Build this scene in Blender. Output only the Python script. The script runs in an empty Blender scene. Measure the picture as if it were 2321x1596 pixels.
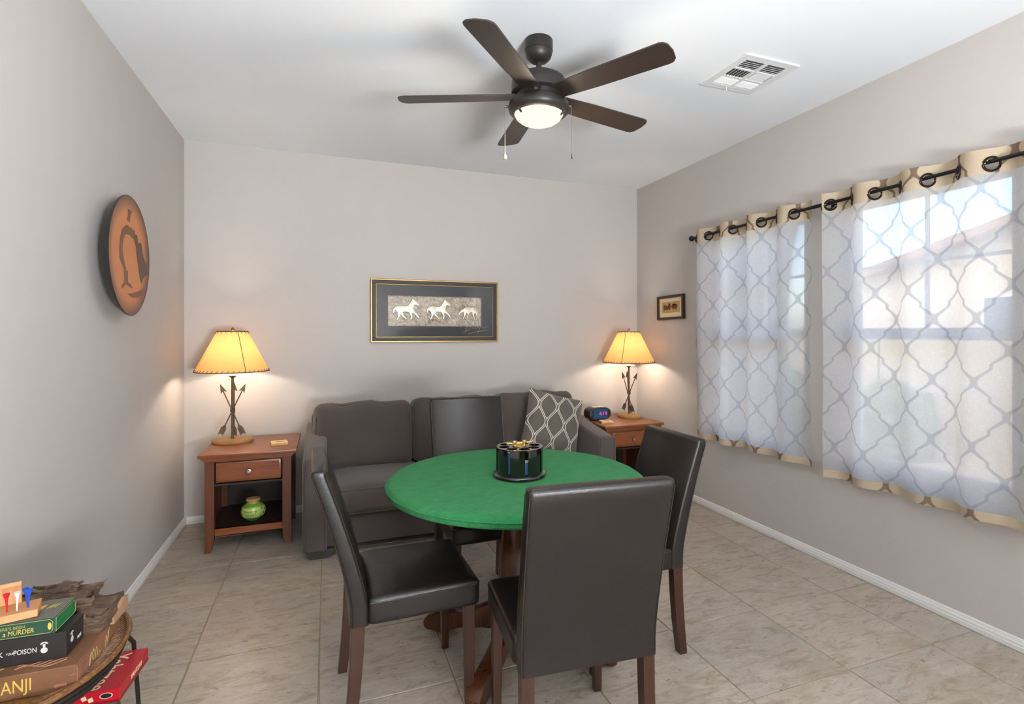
import bpy, bmesh, math, random
from mathutils import Matrix, Vector, noise
random.seed(7)
PI = math.pi
scn = bpy.context.scene
COL = scn.collection

# ------------------------------------------------------------------ camera, sky, light, exposure
cam_d = bpy.data.cameras.new('camera')
cam = bpy.data.objects.new('camera', cam_d); COL.objects.link(cam)
cam.location = (0, 0, 1.36)
cam.rotation_euler = (PI / 2, 0, -0.3631)
cam_d.sensor_width = 36.0
cam_d.lens = 1211.5 / 2321 * 36.0
cam_d.shift_x = (1160.5 - 1200.4) / 2321
cam_d.shift_y = -(798.0 - 754.4) / 2321
cam_d.clip_start = 0.05
scn.camera = cam

vs = scn.view_settings
vs.view_transform = 'Standard'; vs.look = 'None'; vs.gamma = 1.0; vs.use_curve_mapping = False
vs.exposure = 0.19

cy = scn.cycles
cy.max_bounces = 6; cy.diffuse_bounces = 2; cy.glossy_bounces = 3; cy.transmission_bounces = 4; cy.transparent_max_bounces = 6
cy.use_light_tree = False
cy.caustics_reflective = False; cy.caustics_refractive = False

world = bpy.data.worlds.new('sky'); scn.world = world; world.use_nodes = True
wn = world.node_tree; wn.nodes.clear()
sky = wn.nodes.new('ShaderNodeTexSky'); sky.sky_type = 'NISHITA'; sky.sun_disc = False
sky.sun_elevation = math.radians(50); sky.sun_rotation = math.radians(250); sky.air_density = 1.0; sky.dust_density = 2.0
bg = wn.nodes.new('ShaderNodeBackground'); bg.inputs["Strength"].default_value = 1.0
wo = wn.nodes.new('ShaderNodeOutputWorld')
wn.links.new(sky.outputs[0], bg.inputs['Color']); wn.links.new(bg.outputs[0], wo.inputs['Surface'])

def light(name, kind, loc, energy, color=(1, 1, 1), **kw):
    d = bpy.data.lights.new(name, kind); d.energy = energy; d.color = color
    o = bpy.data.objects.new(name, d); COL.objects.link(o); o.location = loc
    for k, v in kw.items():
        setattr(d, k, v)
    return o
sun = light('sun', 'SUN', (-6, 0, 8), 2.0, (1, .96, .9), angle=.01)
sun.rotation_euler = Vector((0.75, -0.12, -0.66)).to_track_quat('-Z', 'Y').to_euler()
# broad unseen fill light, added behind the camera to brighten the ceiling
ceiling_fill = light('added_ceiling_fill', 'AREA', (1.0, -1.75, .90), 330, (.93, .97, 1.0), shape='DISK', size=1.2)
ceiling_fill.rotation_euler = Vector((-.34, .30, .90)).to_track_quat('-Z', 'Y').to_euler()
# daylight of the two side windows (just outside their panes)
for k, yc in enumerate((2.905, 1.83)):
    p = light('side_window_portal', 'AREA', (2.93, yc, 1.365), 10, shape='RECTANGLE', size=.80, size_y=1.45)
    p.rotation_euler = (0, PI / 2, 0)      # faces -x
    p.data.cycles.is_portal = True

# ------------------------------------------------------------------ materials
def S(r, g, b):
    f = lambda c: (c / 12.92 if c <= .04045 else ((c + .055) / 1.055) ** 2.4)
    return (f(r / 255), f(g / 255), f(b / 255), 1)

class NT:
    def __init__(s, name):
        s.m = bpy.data.materials.new(name); s.m.use_nodes = True
        s.t = s.m.node_tree; s.t.nodes.clear()
        s.out = s.t.nodes.new('ShaderNodeOutputMaterial')
    def n(s, typ, **kw):
        nd = s.t.nodes.new('ShaderNode' + typ)
        for k, v in kw.items():
            if k.startswith('i_'):
                nd.inputs[k[2:].replace('_', ' ')].default_value = v
            else:
                setattr(nd, k, v)
        return nd
    def l(s, a, b): s.t.links.new(a, b)
    def math(s, op, a, b=None, clamp=False):
        nd = s.t.nodes.new('ShaderNodeMath'); nd.operation = op; nd.use_clamp = clamp
        for i, v in enumerate((a, b)):
            if v is None: continue
            if isinstance(v, (int, float)): nd.inputs[i].default_value = v
            else: s.l(v, nd.inputs[i])
        return nd.outputs[0]
    def ramp(s, fac, stops, interp='LINEAR'):
        nd = s.n('ValToRGB'); cr = nd.color_ramp; cr.interpolation = interp
        while len(cr.elements) > 1: cr.elements.remove(cr.elements[-1])
        cr.elements[0].position, cr.elements[0].color = stops[0]
        for p, c in stops[1:]:
            e = cr.elements.new(p); e.color = c
        s.l(fac, nd.inputs[0]); return nd.outputs[0]
    def mix(s, fac, a, b, blend='MIX'):
        nd = s.n('Mix', data_type='RGBA', blend_type=blend)
        for sock, v in ((nd.inputs[0], fac), (nd.inputs[6], a), (nd.inputs[7], b)):
            if isinstance(v, (int, float, tuple)): sock.default_value = v
            else: s.l(v, sock)
        return nd.outputs[2]
    def noise(s, scale, detail=3, rough=.55, vec=None, dist=0):
        nd = s.n('TexNoise', i_Scale=scale, i_Detail=detail, i_Roughness=rough, i_Distortion=dist)
        if vec is not None: s.l(vec, nd.inputs['Vector'])
        return nd.outputs[0]
    def obj(s): return s.n('TexCoord').outputs['Object']
    def pos(s): return s.n('NewGeometry').outputs['Position']
    def mapped(s, vec, scale=(1, 1, 1), rot=(0, 0, 0)):
        nd = s.n('Mapping'); nd.inputs['Scale'].default_value = scale; nd.inputs['Rotation'].default_value = rot
        s.l(vec, nd.inputs['Vector']); return nd.outputs[0]
    def bump(s, h, strength=.2, dist=.01):
        nd = s.n('Bump', i_Strength=strength, i_Distance=dist); s.l(h, nd.inputs['Height']); return nd.outputs[0]
    def principled(s, color=None, rough=.5, metal=0, normal=None, **kw):
        p = s.n('BsdfPrincipled')
        p.inputs['Metallic'].default_value = metal
        if isinstance(rough, (int, float)): p.inputs['Roughness'].default_value = rough
        else: s.l(rough, p.inputs['Roughness'])
        if isinstance(color, tuple): p.inputs['Base Color'].default_value = color
        elif color is not None: s.l(color, p.inputs['Base Color'])
        if normal is not None: s.l(normal, p.inputs['Normal'])
        for k, v in kw.items(): p.inputs[k.replace('_', ' ')].default_value = v
        s.l(p.outputs[0], s.out.inputs[0]); return p

def dark(c, f): return (c[0] * f, c[1] * f, c[2] * f, 1)
def simple(name, c, rough=.5, metal=0, var=.12, scale=30, bump=.08, bscale=None, **kw):
    n = NT(name); o = n.obj()
    col = n.mix(n.noise(scale, 4, .6, o), dark(c, 1 - var), dark(c, 1 + var))
    nm = n.bump(n.noise(bscale or scale * 4, 3, .6, o), bump, .004) if bump else None
    n.principled(col, rough, metal, nm, **kw); return n.m
def wood(name, c1, c2, rough=.35, scale=6, axis=2, coat=.0):
    n = NT(name); sc = [scale * 5] * 3; sc[axis] = scale * .35
    v = n.mapped(n.obj(), tuple(sc))
    f = n.noise(1.0, 6, .65, v, .6)
    col = n.ramp(f, [(.3, c1), (.5, c2), (.72, c1)])
    p = n.principled(col, rough, 0, n.bump(f, .06, .003)); p.inputs['Coat Weight'].default_value = coat
    p.inputs['Coat Roughness'].default_value = .12
    return n.m

M = {}
def paint(name, c, strength=.12, scale=55):
    n = NT(name); p = n.pos()
    h = n.noise(scale * .5, 1, .5, p)
    col = n.mix(n.noise(1.3, 0, .5, p), dark(c, .975), dark(c, 1.025))
    n.principled(col, .75, 0, n.bump(h, strength, .003), Specular_IOR_Level=.25); return n.m
M['wall'] = paint('greige_wall_paint', S(197, 191, 186))
M['ceiling'] = paint('white_ceiling_paint', S(240, 243, 247), .08)
M['trim'] = simple('white_trim_paint', S(236, 235, 233), .35, var=.02, bump=.02)
M['vinyl'] = simple('white_vinyl', S(225, 228, 232), .4, var=.02, bump=.02)
M['grout'] = simple('grout', S(158, 142, 122), .9, var=.1, scale=80)

def tile_mat():
    n = NT('stone_look_floor_tile'); p = n.pos(); info = n.n('ObjectInfo')
    off = n.n('VectorMath', operation='SCALE'); cmb = n.n('CombineXYZ')
    n.l(info.outputs['Random'], cmb.inputs[0]); n.l(info.outputs['Random'], cmb.inputs[1])
    n.l(cmb.outputs[0], off.inputs[0]); off.inputs['Scale'].default_value = 23.0
    add = n.n('VectorMath', operation='ADD'); n.l(p, add.inputs[0]); n.l(off.outputs[0], add.inputs[1])
    v = add.outputs[0]
    rot = n.mapped(v, (1, 3.2, 1), (0, 0, .9))
    big = n.noise(2.6, 3, .6, v, .4)
    veins = n.noise(6.5, 5, .72, rot, 1.1)
    fine = n.noise(34, 3, .7, rot, .5)
    spots = n.noise(11, 4, .75, n.mapped(v, (1, 2.6, 1), (0, 0, .7)), 2.2)
    c = n.ramp(big, [(.25, S(158, 144, 128)), (.5, S(176, 164, 150)), (.75, S(168, 160, 151))])
    c = n.mix(n.ramp(veins, [(.36, (1, 1, 1, 1)), (.5, (0, 0, 0, 1))]), c, S(150, 135, 119))
    c = n.mix(n.ramp(veins, [(.56, (0, 0, 0, 1)), (.74, (.75, .75, .75, 1))]), c, S(199, 190, 178))
    c = n.mix(n.ramp(spots, [(.33, (.9, .9, .9, 1)), (.39, (0, 0, 0, 1))]), c, S(112, 98, 85))
    c = n.mix(n.math('MULTIPLY', n.ramp(fine, [(.4, (0, 0, 0, 1)), (.75, (1, 1, 1, 1))]), .22), c, S(130, 117, 103))
    hsv = n.n('HueSaturation'); n.l(c, hsv.inputs['Color'])
    n.l(n.math('ADD', n.math('MULTIPLY', info.outputs['Random'], .10), .95), hsv.inputs['Value'])
    rgh = n.math('ADD', n.math('MULTIPLY', fine, .15), .27)
    n.principled(hsv.outputs[0], rgh, 0, n.bump(n.math('ADD', veins, n.math('MULTIPLY', fine, .4)), .10, .006)); return n.m
M['tile'] = tile_mat()

def leather(name, c, rough=.36):
    n = NT(name); o = n.obj()
    vor = n.n('TexVoronoi', i_Scale=260.0); n.l(o, vor.inputs['Vector'])
    w = n.noise(9, 3, .5, o)
    col = n.mix(w, dark(c, .85), dark(c, 1.15))
    n.principled(col, n.math('ADD', n.math('MULTIPLY', n.noise(14, 3, .6, o), .16), rough - .08), 0,
                 n.bump(n.math('ADD', vor.outputs['Distance'], n.math('MULTIPLY', w, 3.0)), .12, .002), Specular_IOR_Level=.42)
    return n.m
M['leather'] = leather('dark_brown_bonded_leather', S(25, 20, 18))
M['welt'] = leather('leather_piping', S(42, 34, 30), .3)
M['chairwood'] = wood('espresso_chair_leg_wood', S(40, 21, 12), S(60, 32, 18), .35, 7)
M['pedestal'] = wood('walnut_pedestal_wood', S(48, 23, 11), S(80, 41, 20), .25, 7, 2, .25)
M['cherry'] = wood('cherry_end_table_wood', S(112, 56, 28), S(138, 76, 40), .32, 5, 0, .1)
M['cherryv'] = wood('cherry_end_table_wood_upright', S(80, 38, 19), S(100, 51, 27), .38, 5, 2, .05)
M['cherryshade'] = wood('cherry_inside_shade', S(28, 14, 9), S(40, 20, 13), .5, 5, 0)  # shade inside the table is darkened into the wood colour

def fabric(name, c, var=.12, sc=420):
    n = NT(name); o = n.obj()
    a = n.noise(sc, 2, .6, n.mapped(o, (1, .25, 1))); b = n.noise(sc, 2, .6, n.mapped(o, (.25, 1, 1)))
    w = n.math('ADD', a, b); big = n.noise(5, 3, .6, o)
    col = n.mix(n.math('MULTIPLY', n.math('ADD', w, big), .36), dark(c, 1 - var * 2), dark(c, 1 + var * 1.6))
    n.principled(col, .95, 0, n.bump(w, .22, .003), Sheen_Weight=.25, Sheen_Roughness=.5, Specular_IOR_Level=.15); return n.m
M['sofa'] = fabric('charcoal_sofa_fabric', S(82, 74, 70))
M['sofawelt'] = fabric('charcoal_sofa_welt', S(70, 62, 58))
M['sofafoot'] = simple('black_sofa_foot', S(38, 34, 32), .5)

def felt():
    n = NT('green_table_felt'); o = n.obj()
    a = n.noise(160, 4, .7, o); b = n.noise(16, 5, .65, n.mapped(o, (1, 2.2, 1), (0, 0, .4)), 1.0); d = n.noise(700, 2, .5, o)
    c = n.ramp(b, [(.25, S(40, 116, 66)), (.5, S(48, 128, 75)), (.78, S(60, 140, 86))])
    c = n.mix(n.math('MULTIPLY', n.ramp(a, [(.3, (1, 1, 1, 1)), (.55, (0, 0, 0, 1))]), .4), c, S(36, 98, 58))
    vor = n.n('TexVoronoi', i_Scale=34.0); n.l(o, vor.inputs['Vector'])
    c = n.mix(n.ramp(vor.outputs['Distance'], [(.0, (1, 1, 1, 1)), (.05, (0, 0, 0, 1))]), c, S(150, 190, 160))
    n.principled(c, .95, 0, n.bump(n.math('ADD', n.math('ADD', a, d), n.math('MULTIPLY', b, 2.0)), .6, .004), Sheen_Weight=.06, Specular_IOR_Level=.1); return n.m
M['felt'] = felt()
M['blackgloss'] = simple('glossy_black_lacquer', S(24, 19, 18), .12, var=.2, scale=4, bump=0, Coat_Weight=.6)
M['brass'] = simple('polished_brass', S(222, 196, 130), .22, 1, var=.08, bump=.02)
M['fan'] = simple('matte_bronze_fan_metal', S(42, 38, 36), .42, .25, var=.08, bump=.03)
M['blade'] = wood('dark_bronze_fan_blade', S(42, 34, 30), S(50, 41, 35), .42, 6, 0)
M['chain'] = simple('bead_chain', S(120, 116, 106), .3, .8, var=.1, bump=0)
M['rod'] = simple('black_curtain_rod_metal', S(28, 26, 25), .35, .5, var=.1, bump=.02)
M['eyelet'] = simple('bronze_eyelet', S(52, 44, 38), .3, .8, var=.1, bump=0)
M['vent'] = simple('white_vent_metal', S(228, 229, 230), .4, var=.02, bump=.02)
M['ventshade'] = simple('duct_shade', S(84, 84, 86), .8)
M['gold'] = simple('gold_frame', S(150, 122, 76), .35, .6, var=.15, bump=.05)
M['frameblack'] = simple('black_frame', S(15, 13, 12), .5, var=.2, bump=.03)
M['navymat'] = simple('navy_mat_board', S(28, 30, 40), .7, var=.08, bump=.05)
M['darkwoodframe'] = wood('dark_wood_frame', S(38, 22, 14), S(58, 34, 20), .4, 9, 1)
M['cream'] = simple('cream_mat', S(236, 216, 178), .8, var=.04)
M['printtan'] = simple('sepia_print', S(190, 156, 108), .8, var=.12, scale=60)
M['sepia'] = simple('sepia_ink', S(104, 68, 36), .8, var=.3, scale=120)
M['signature'] = simple('gold_signature_ink', S(206, 196, 160), .5, var=.1, bump=0)

def relief():
    n = NT('silver_embossed_relief'); o = n.obj()
    a = n.noise(26, 6, .7, o, 1.2); b = n.noise(90, 4, .7, o)
    c = n.ramp(n.math('ADD', n.math('MULTIPLY', a, .7), n.math('MULTIPLY', b, .3)), [(.36, S(104, 92, 78)), (.5, S(172, 160, 144)), (.66, S(198, 189, 176))])
    n.principled(c, .42, .45, n.bump(n.math('ADD', a, n.math('MULTIPLY', b, .4)), .7, .006)); return n.m
M['relief'] = relief()
M['horseline'] = simple('dark_horse_outline', S(74, 62, 50), .6, var=.2, bump=0)
M['silver'] = simple('silver_leaf', S(208, 198, 180), .36, .55, var=.25, scale=60, bump=.4, bscale=90)
def thin_glass(name, tint=(1, 1, 1, 1), refl=.06):
    n = NT(name); t = n.n('BsdfTransparent'); t.inputs[0].default_value = tint
    g = n.n('BsdfGlossy'); g.inputs['Roughness'].default_value = .03
    fr = n.n('Fresnel'); fr.inputs[0].default_value = 1.45
    f = n.math('MULTIPLY', fr.outputs[0], n.math('ADD', refl, n.math('MULTIPLY', n.noise(3, 2, .5, n.obj()), .1)), True)
    m = n.n('MixShader'); n.l(f, m.inputs[0]); n.l(t.outputs[0], m.inputs[1]); n.l(g.outputs[0], m.inputs[2])
    n.l(m.outputs[0], n.out.inputs[0]); return n.m
M['glass'] = thin_glass('picture_glass', refl=.85)
M['pane'] = thin_glass('window_glass', (.93, .96, .97, 1), 1.3)

def trellis(n, u, v, pts, width, soft):
    a = n.math('PINGPONG', n.math('MULTIPLY', u, 2.0), 1.0); b = n.math('PINGPONG', n.math('MULTIPLY', v, 2.0), 1.0)
    fc = n.n('FloatCurve'); cu = fc.mapping.curves[0]
    cu.points[0].location = pts[0]; cu.points[1].location = pts[-1]
    for p in pts[1:-1]: cu.points.new(*p)
    for p in cu.points: p.handle_type = 'AUTO'
    fc.mapping.update(); n.l(b, fc.inputs['Value'])
    return n.math('ABSOLUTE', n.math('SUBTRACT', a, fc.outputs[0])), b

def curtain_mat(name, base, line, trans_open, trans_line, translu, translu_line):
    n = NT(name); uv = n.n('UVMap'); sep = n.n('SeparateXYZ'); n.l(uv.outputs[0], sep.inputs[0])
    u = n.math('DIVIDE', sep.outputs[0], .225); v = n.math('DIVIDE', sep.outputs[1], .285)
    d, b = trellis(n, u, v, [(0, 0), (.08, .03), (.25, .24), (.38, .43), (.43, .49), (.57, .51), (.62, .57), (.75, .76), (.92, .97), (1, 1)], 0, 0)
    w = n.math('ADD', .062, n.math('MULTIPLY', n.math('ABSOLUTE', n.math('SUBTRACT', b, .5)), .13))
    mask = n.math('SUBTRACT', 1.0, n.math('SMOOTH_MIN', n.math('DIVIDE', n.math('MAXIMUM', n.math('SUBTRACT', d, n.math('SUBTRACT', w, .03)), 0.0), .04), 1.0), True)
    wv = n.math('ADD', n.noise(260, 2, .7, n.mapped(uv.outputs[0], (1, .12, 1))), n.noise(260, 2, .7, n.mapped(uv.outputs[0], (.10, 1, 1))))
    weave = n.ramp(wv, [(.7, (0, 0, 0, 1)), (1.3, (1, 1, 1, 1))])
    bc = n.mix(n.math('MULTIPLY', weave, .4), base, dark(base, .9))
    col = n.mix(mask, bc, line)
    dif = n.n('BsdfDiffuse'); n.l(col, dif.inputs[0])
    trl = n.n('BsdfTranslucent'); n.l(col, trl.inputs[0])
    tr = n.n('BsdfTransparent'); tr.inputs[0].default_value = (1, 1, 1, 1)
    m1 = n.n('MixShader'); n.l(n.math('ADD', translu, n.math('MULTIPLY', mask, translu_line - translu)), m1.inputs[0])
    n.l(dif.outputs[0], m1.inputs[1]); n.l(trl.outputs[0], m1.inputs[2])
    m2 = n.n('MixShader')
    tf = n.math('ADD', n.math('ADD', trans_open, n.math('MULTIPLY', mask, trans_line - trans_open)), n.math('MULTIPLY', n.math('SUBTRACT', weave, .5), trans_open * .6), True)
    n.l(tf, m2.inputs[0]); n.l(m1.outputs[0], m2.inputs[1]); n.l(tr.outputs[0], m2.inputs[2])
    n.l(m2.outputs[0], n.out.inputs[0]); return n.m
M['sheer'] = curtain_mat('sheer_trellis_curtain', S(242, 243, 246), S(200, 203, 210), .13, .05, .72, .66)
M['hem'] = curtain_mat('doubled_hem_tan_shade', S(208, 190, 164), S(128, 110, 94), .0, .0, .35, .3)  # doubled cloth; blocked daylight and warm lamplight put into its tan

def shade_mat():
    n = NT('parchment_lamp_shade'); o = n.obj()
    c = n.mix(n.noise(9, 5, .65, n.mapped(o, (1, 1, 2.5)), 1.0), S(234, 174, 104), S(242, 188, 120))
    dif = n.n('BsdfDiffuse'); n.l(c, dif.inputs[0]); trl = n.n('BsdfTranslucent'); n.l(c, trl.inputs[0])
    m = n.n('MixShader'); m.inputs[0].default_value = .19
    n.l(dif.outputs[0], m.inputs[1]); n.l(trl.outputs[0], m.inputs[2]); n.l(m.outputs[0], n.out.inputs[0]); return n.m
M['shade'] = shade_mat()
M['lacing'] = simple('brown_leather_lacing', S(74, 46, 26), .7, var=.2)
M['lampwood'] = wood('pale_lamp_base_wood', S(150, 112, 62), S(186, 146, 88), .45, 8, 0)
M['bark'] = simple('dark_lamp_base_edge', S(64, 50, 36), .8, var=.3)
M['arrow'] = simple('weathered_bronze_arrow', S(96, 78, 58), .5, .35, var=.25, scale=40, bump=.1)
M['socket'] = simple('white_socket_cup', S(226, 218, 200), .5, var=.05)
def emit(name, c, s):
    n = NT(name); e = n.n('Emission'); e.inputs['Strength'].default_value = s
    n.l(n.mix(n.noise(18, 2, .5, n.obj()), dark(c, .94), c), e.inputs[0]); n.l(e.outputs[0], n.out.inputs[0]); return n.m
M['bulb'] = emit('lit_bulb', S(255, 226, 170), 3.0)
M['bowl'] = emit('lit_frosted_fan_bowl', S(255, 240, 205), 1.35)
M['pewter'] = simple('pewter_knob', S(168, 158, 146), .3, .8, var=.2)

# ------------------------------------------------------------------ mesh building
class MB:
    def __init__(s): s.v = []; s.f = []; s.uv = None
    def add(s, vs_, fs_, mat=None):
        k = len(s.v)
        s.v += [tuple((mat @ Vector(p)) if mat else p) for p in vs_]
        s.f += [tuple(i + k for i in f) for f in fs_]; return s
    def bm(s, b, mat=None):
        b.verts.index_update()
        s.add([v.co[:] for v in b.verts], [[v.index for v in f.verts] for f in b.faces], mat); b.free(); return s
    def box(s, x0, x1, y0, y1, z0, z1, bev=0, seg=2, mat=None):
        b = bmesh.new(); bmesh.ops.create_cube(b, size=1)
        for v in b.verts:
            v.co = Vector(((x0 + x1) / 2 + v.co.x * (x1 - x0), (y0 + y1) / 2 + v.co.y * (y1 - y0), (z0 + z1) / 2 + v.co.z * (z1 - z0)))
        if bev: bmesh.ops.bevel(b, geom=b.edges[:], offset=bev, segments=seg, affect='EDGES', profile=.5)
        return s.bm(b, mat)
    def lathe(s, prof, c=(0, 0, 0), n=32, mat=None, sx=1, sy=1, cap=True):
        vs_, fs_ = [], []
        m = len(prof)
        for i in range(n):
            a = 2 * PI * i / n
            for r, z in prof: vs_.append((c[0] + r * math.cos(a) * sx, c[1] + r * math.sin(a) * sy, c[2] + z))
        for i in range(n):
            j = (i + 1) % n
            for k in range(m - 1):
                fs_.append((i * m + k, j * m + k, j * m + k + 1, i * m + k + 1))
        if cap and prof[0][0] > 1e-6: fs_.append(tuple(i * m for i in range(n))[::-1])
        if cap and prof[-1][0] > 1e-6: fs_.append(tuple(i * m + m - 1 for i in range(n)))
        return s.add(vs_, fs_, mat)
    def tube(s, pts, r, n=8, closed=False, mat=None, r1=None):
        pts = [Vector(p) for p in pts]; vs_, fs_ = [], []; L = len(pts)
        up = Vector((0, 0, 1))
        for i, p in enumerate(pts):
            if closed: t = pts[(i + 1) % L] - pts[i - 1]
            else: t = pts[min(i + 1, L - 1)] - pts[max(i - 1, 0)]
            t.normalize()
            u = t.cross(up)
            if u.length < 1e-3: u = t.cross(Vector((1, 0, 0)))
            u.normalize(); w = u.cross(t)
            rr = r if r1 is None else r + (r1 - r) * i / (L - 1)
            for k in range(n):
                a = 2 * PI * k / n; vs_.append(p + u * rr * math.cos(a) + w * rr * math.sin(a))
        for i in range(L if closed else L - 1):
            j = (i + 1) % L
            for k in range(n):
                k2 = (k + 1) % n; fs_.append((i * n + k, i * n + k2, j * n + k2, j * n + k))
        if not closed:
            fs_.append(tuple(range(n))); fs_.append(tuple((L - 1) * n + k for k in range(n))[::-1])
        return s.add([tuple(v) for v in vs_], fs_, mat)
    def prism(s, poly, h, mat=None, bev=0):
        """polygon in local xy extruded from z=0 to z=h"""
        b = bmesh.new()
        f = b.faces.new([b.verts.new((p[0], p[1], 0)) for p in poly])
        r = bmesh.ops.extrude_face_region(b, geom=[f])
        for v in r['geom']:
            if isinstance(v, bmesh.types.BMVert): v.co.z += h
        bmesh.ops.recalc_face_normals(b, faces=b.faces[:])
        if bev:
            es = [e for e in b.edges if e.verts[0].co.z > h * .5 and e.verts[1].co.z > h * .5]
            bmesh.ops.bevel(b, geom=es, offset=bev, segments=2, affect='EDGES', profile=.5)
        bmesh.ops.triangulate(b, faces=[f for f in b.faces if len(f.verts) > 4])
        return s.bm(b, mat)
    def build(s, name, m, parent=None, smooth=40, loc=None):
        me = bpy.data.meshes.new(name); me.from_pydata(s.v, [], s.f)
        b = bmesh.new(); b.from_mesh(me); bmesh.ops.recalc_face_normals(b, faces=b.faces[:]); b.to_mesh(me); b.free()
        if s.uv is not None:
            ul = me.uv_layers.new(name='UVMap')
            for lp in me.loops: ul.data[lp.index].uv = s.uv[lp.vertex_index]
        me.materials.append(M[m] if isinstance(m, str) else m)
        if smooth:
            for p in me.polygons: p.use_smooth = True
            me.set_sharp_from_angle(angle=math.radians(smooth))
        o = bpy.data.objects.new(name, me); COL.objects.link(o)
        if parent is not None: o.parent = parent
        if loc is not None: o.location = loc
        return o

def tag(o, label, cat, group=None):
    o['label'] = label; o['category'] = cat
    if group: o['group'] = group
    return o
def thing(name, label, cat, loc=(0, 0, 0), rz=0, group=None):
    o = bpy.data.objects.new(name, None); COL.objects.link(o); o.empty_display_size = .05
    o.location = loc; o.rotation_euler = (0, 0, rz); return tag(o, label, cat, group)
def struct(o): o['kind'] = 'structure'; return o
def copy_tree(o, parent=None):
    c = o.copy(); COL.objects.link(c); c.parent = parent
    for ch in [x for x in bpy.data.objects if x.parent == o]: copy_tree(ch, c)
    return c
def T(x=0, y=0, z=0): return Matrix.Translation((x, y, z))
def R(a, ax): return Matrix.Rotation(math.radians(a), 4, ax)

def text(body, size, m, parent, mat, name='lettering', ext=.0004, ax='CENTER', shear=0, label=None, width=None, space=1.0):
    cu = bpy.data.curves.new(name, 'FONT'); cu.body = body; cu.size = size; cu.extrude = ext
    cu.align_x = ax; cu.align_y = 'CENTER'; cu.shear = shear; cu.space_character = space; cu.resolution_u = 3
    t = bpy.data.objects.new(name, cu); COL.objects.link(t)
    dg = bpy.context.evaluated_depsgraph_get(); me = bpy.data.meshes.new_from_object(t.evaluated_get(dg))
    bpy.data.objects.remove(t); bpy.data.curves.remove(cu)
    if width:
        xs = [v.co.x for v in me.vertices]; k = width / (max(xs) - min(xs))
        for v in me.vertices: v.co.x *= k
    me.transform(mat); me.name = name; me.materials.clear(); me.materials.append(M[m])
    o = bpy.data.objects.new(name, me); COL.objects.link(o); o.parent = parent
    if label: o['label'] = label
    return o
def frame3(origin, xa, ya):
    """matrix whose local x,y,z axes are xa, ya, xa x ya"""
    xa = Vector(xa).normalized(); ya = Vector(ya).normalized(); za = xa.cross(ya)
    m = Matrix((xa, ya, za)).transposed().to_4x4(); m.translation = Vector(origin); return m

# ------------------------------------------------------------------ room shell
LX, RX, BY, HC, FY = -.943, 2.7715, 4.407, 2.7266, -2.5
WT = .15
floor = struct(MB().box(LX - WT, RX + WT, FY - WT, BY + WT, -.12, -.004).build('floor', 'grout', smooth=0))
P = .4996; G = .003
xl = [-.527 + P * k for k in range(-1, 8)]; yl = [2.060 + P * k for k in range(-10, 6)]
tile_cache = {}
for i in range(len(xl) - 1):
    for j in range(len(yl) - 1):
        x0, x1 = max(xl[i] + G, LX), min(xl[i + 1] - G, RX); y0, y1 = max(yl[j] + G, FY), min(yl[j + 1] - G, BY)
        if x1 - x0 < .01 or y1 - y0 < .01: continue
        key = (round(x1 - x0, 3), round(y1 - y0, 3))
        if key not in tile_cache:
            b = bmesh.new(); bmesh.ops.create_cube(b, size=1)
            for v in b.verts: v.co = Vector((v.co.x * key[0], v.co.y * key[1], v.co.z * .012 - .006))
            bmesh.ops.bevel(b, geom=[e for e in b.edges if e.verts[0].co.z > -.001 and e.verts[1].co.z > -.001], offset=.0015, segments=1, affect='EDGES')
            t = MB().bm(b).build('tile', 'tile', floor, smooth=0); tile_cache[key] = t.data
        else:
            t = bpy.data.objects.new('tile', tile_cache[key]); COL.objects.link(t); t.parent = floor
        t.location = ((x0 + x1) / 2, (y0 + y1) / 2, 0)
struct(MB().box(LX - WT, RX + WT, FY - WT, BY + WT, HC, HC + .15).build('ceiling', 'ceiling', smooth=0))
struct(MB().box(LX - WT, LX, FY, BY, 0, HC).build('wall_left', 'wall', smooth=0))
struct(MB().box(LX - WT, RX + WT, BY, BY + WT, 0, HC).build('wall_back', 'wall', smooth=0))
W = [(2.495, 3.315), (1.42, 2.24)]; WZ0, WZ1 = .63, 2.10
m = MB(); ys = [FY, W[1][0], W[1][1], W[0][0], W[0][1], BY]
for k in (0, 2, 4): m.box(RX, RX + WT, ys[k], ys[k + 1], 0, HC)
for a, b in W: m.box(RX, RX + WT, a, b, 0, WZ0).box(RX, RX + WT, a, b, WZ1, HC)
struct(m.build('wall_right', 'wall', smooth=0))
struct(MB().box(LX - WT, RX + WT, FY - WT, FY, 0, HC).build('wall_rear', 'wall', smooth=0))
# baseboards: stepped profile
def baseboard(name, x0, y0, x1, y1, nx, ny):
    prof = [(0, .002), (.016, .002), (.016, .022), (.013, .026), (.013, .034), (.009, .040), (.006, .050), (0, .054)]
    m = MB(); vs_ = []
    for (x, y) in ((x0, y0), (x1, y1)):
        for d_, z in prof: vs_.append((x + nx * d_, y + ny * d_, z))
    k = len(prof); fs_ = [(i, (i + 1) % k, k + (i + 1) % k, k + i) for i in range(k)] + [tuple(range(k)), tuple(range(k, 2 * k))[::-1]]
    m.add(vs_, fs_); return struct(m.build(name, 'trim', smooth=0))
baseboard('baseboard_left', LX, FY, LX, BY, 1, 0)
baseboard('baseboard_back', LX + .016, BY, RX - .016, BY, 0, -1)
baseboard('baseboard_right', RX, FY, RX, BY, -1, 0)
baseboard('baseboard_rear', LX + .016, FY, RX - .016, FY, 0, 1)
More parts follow.
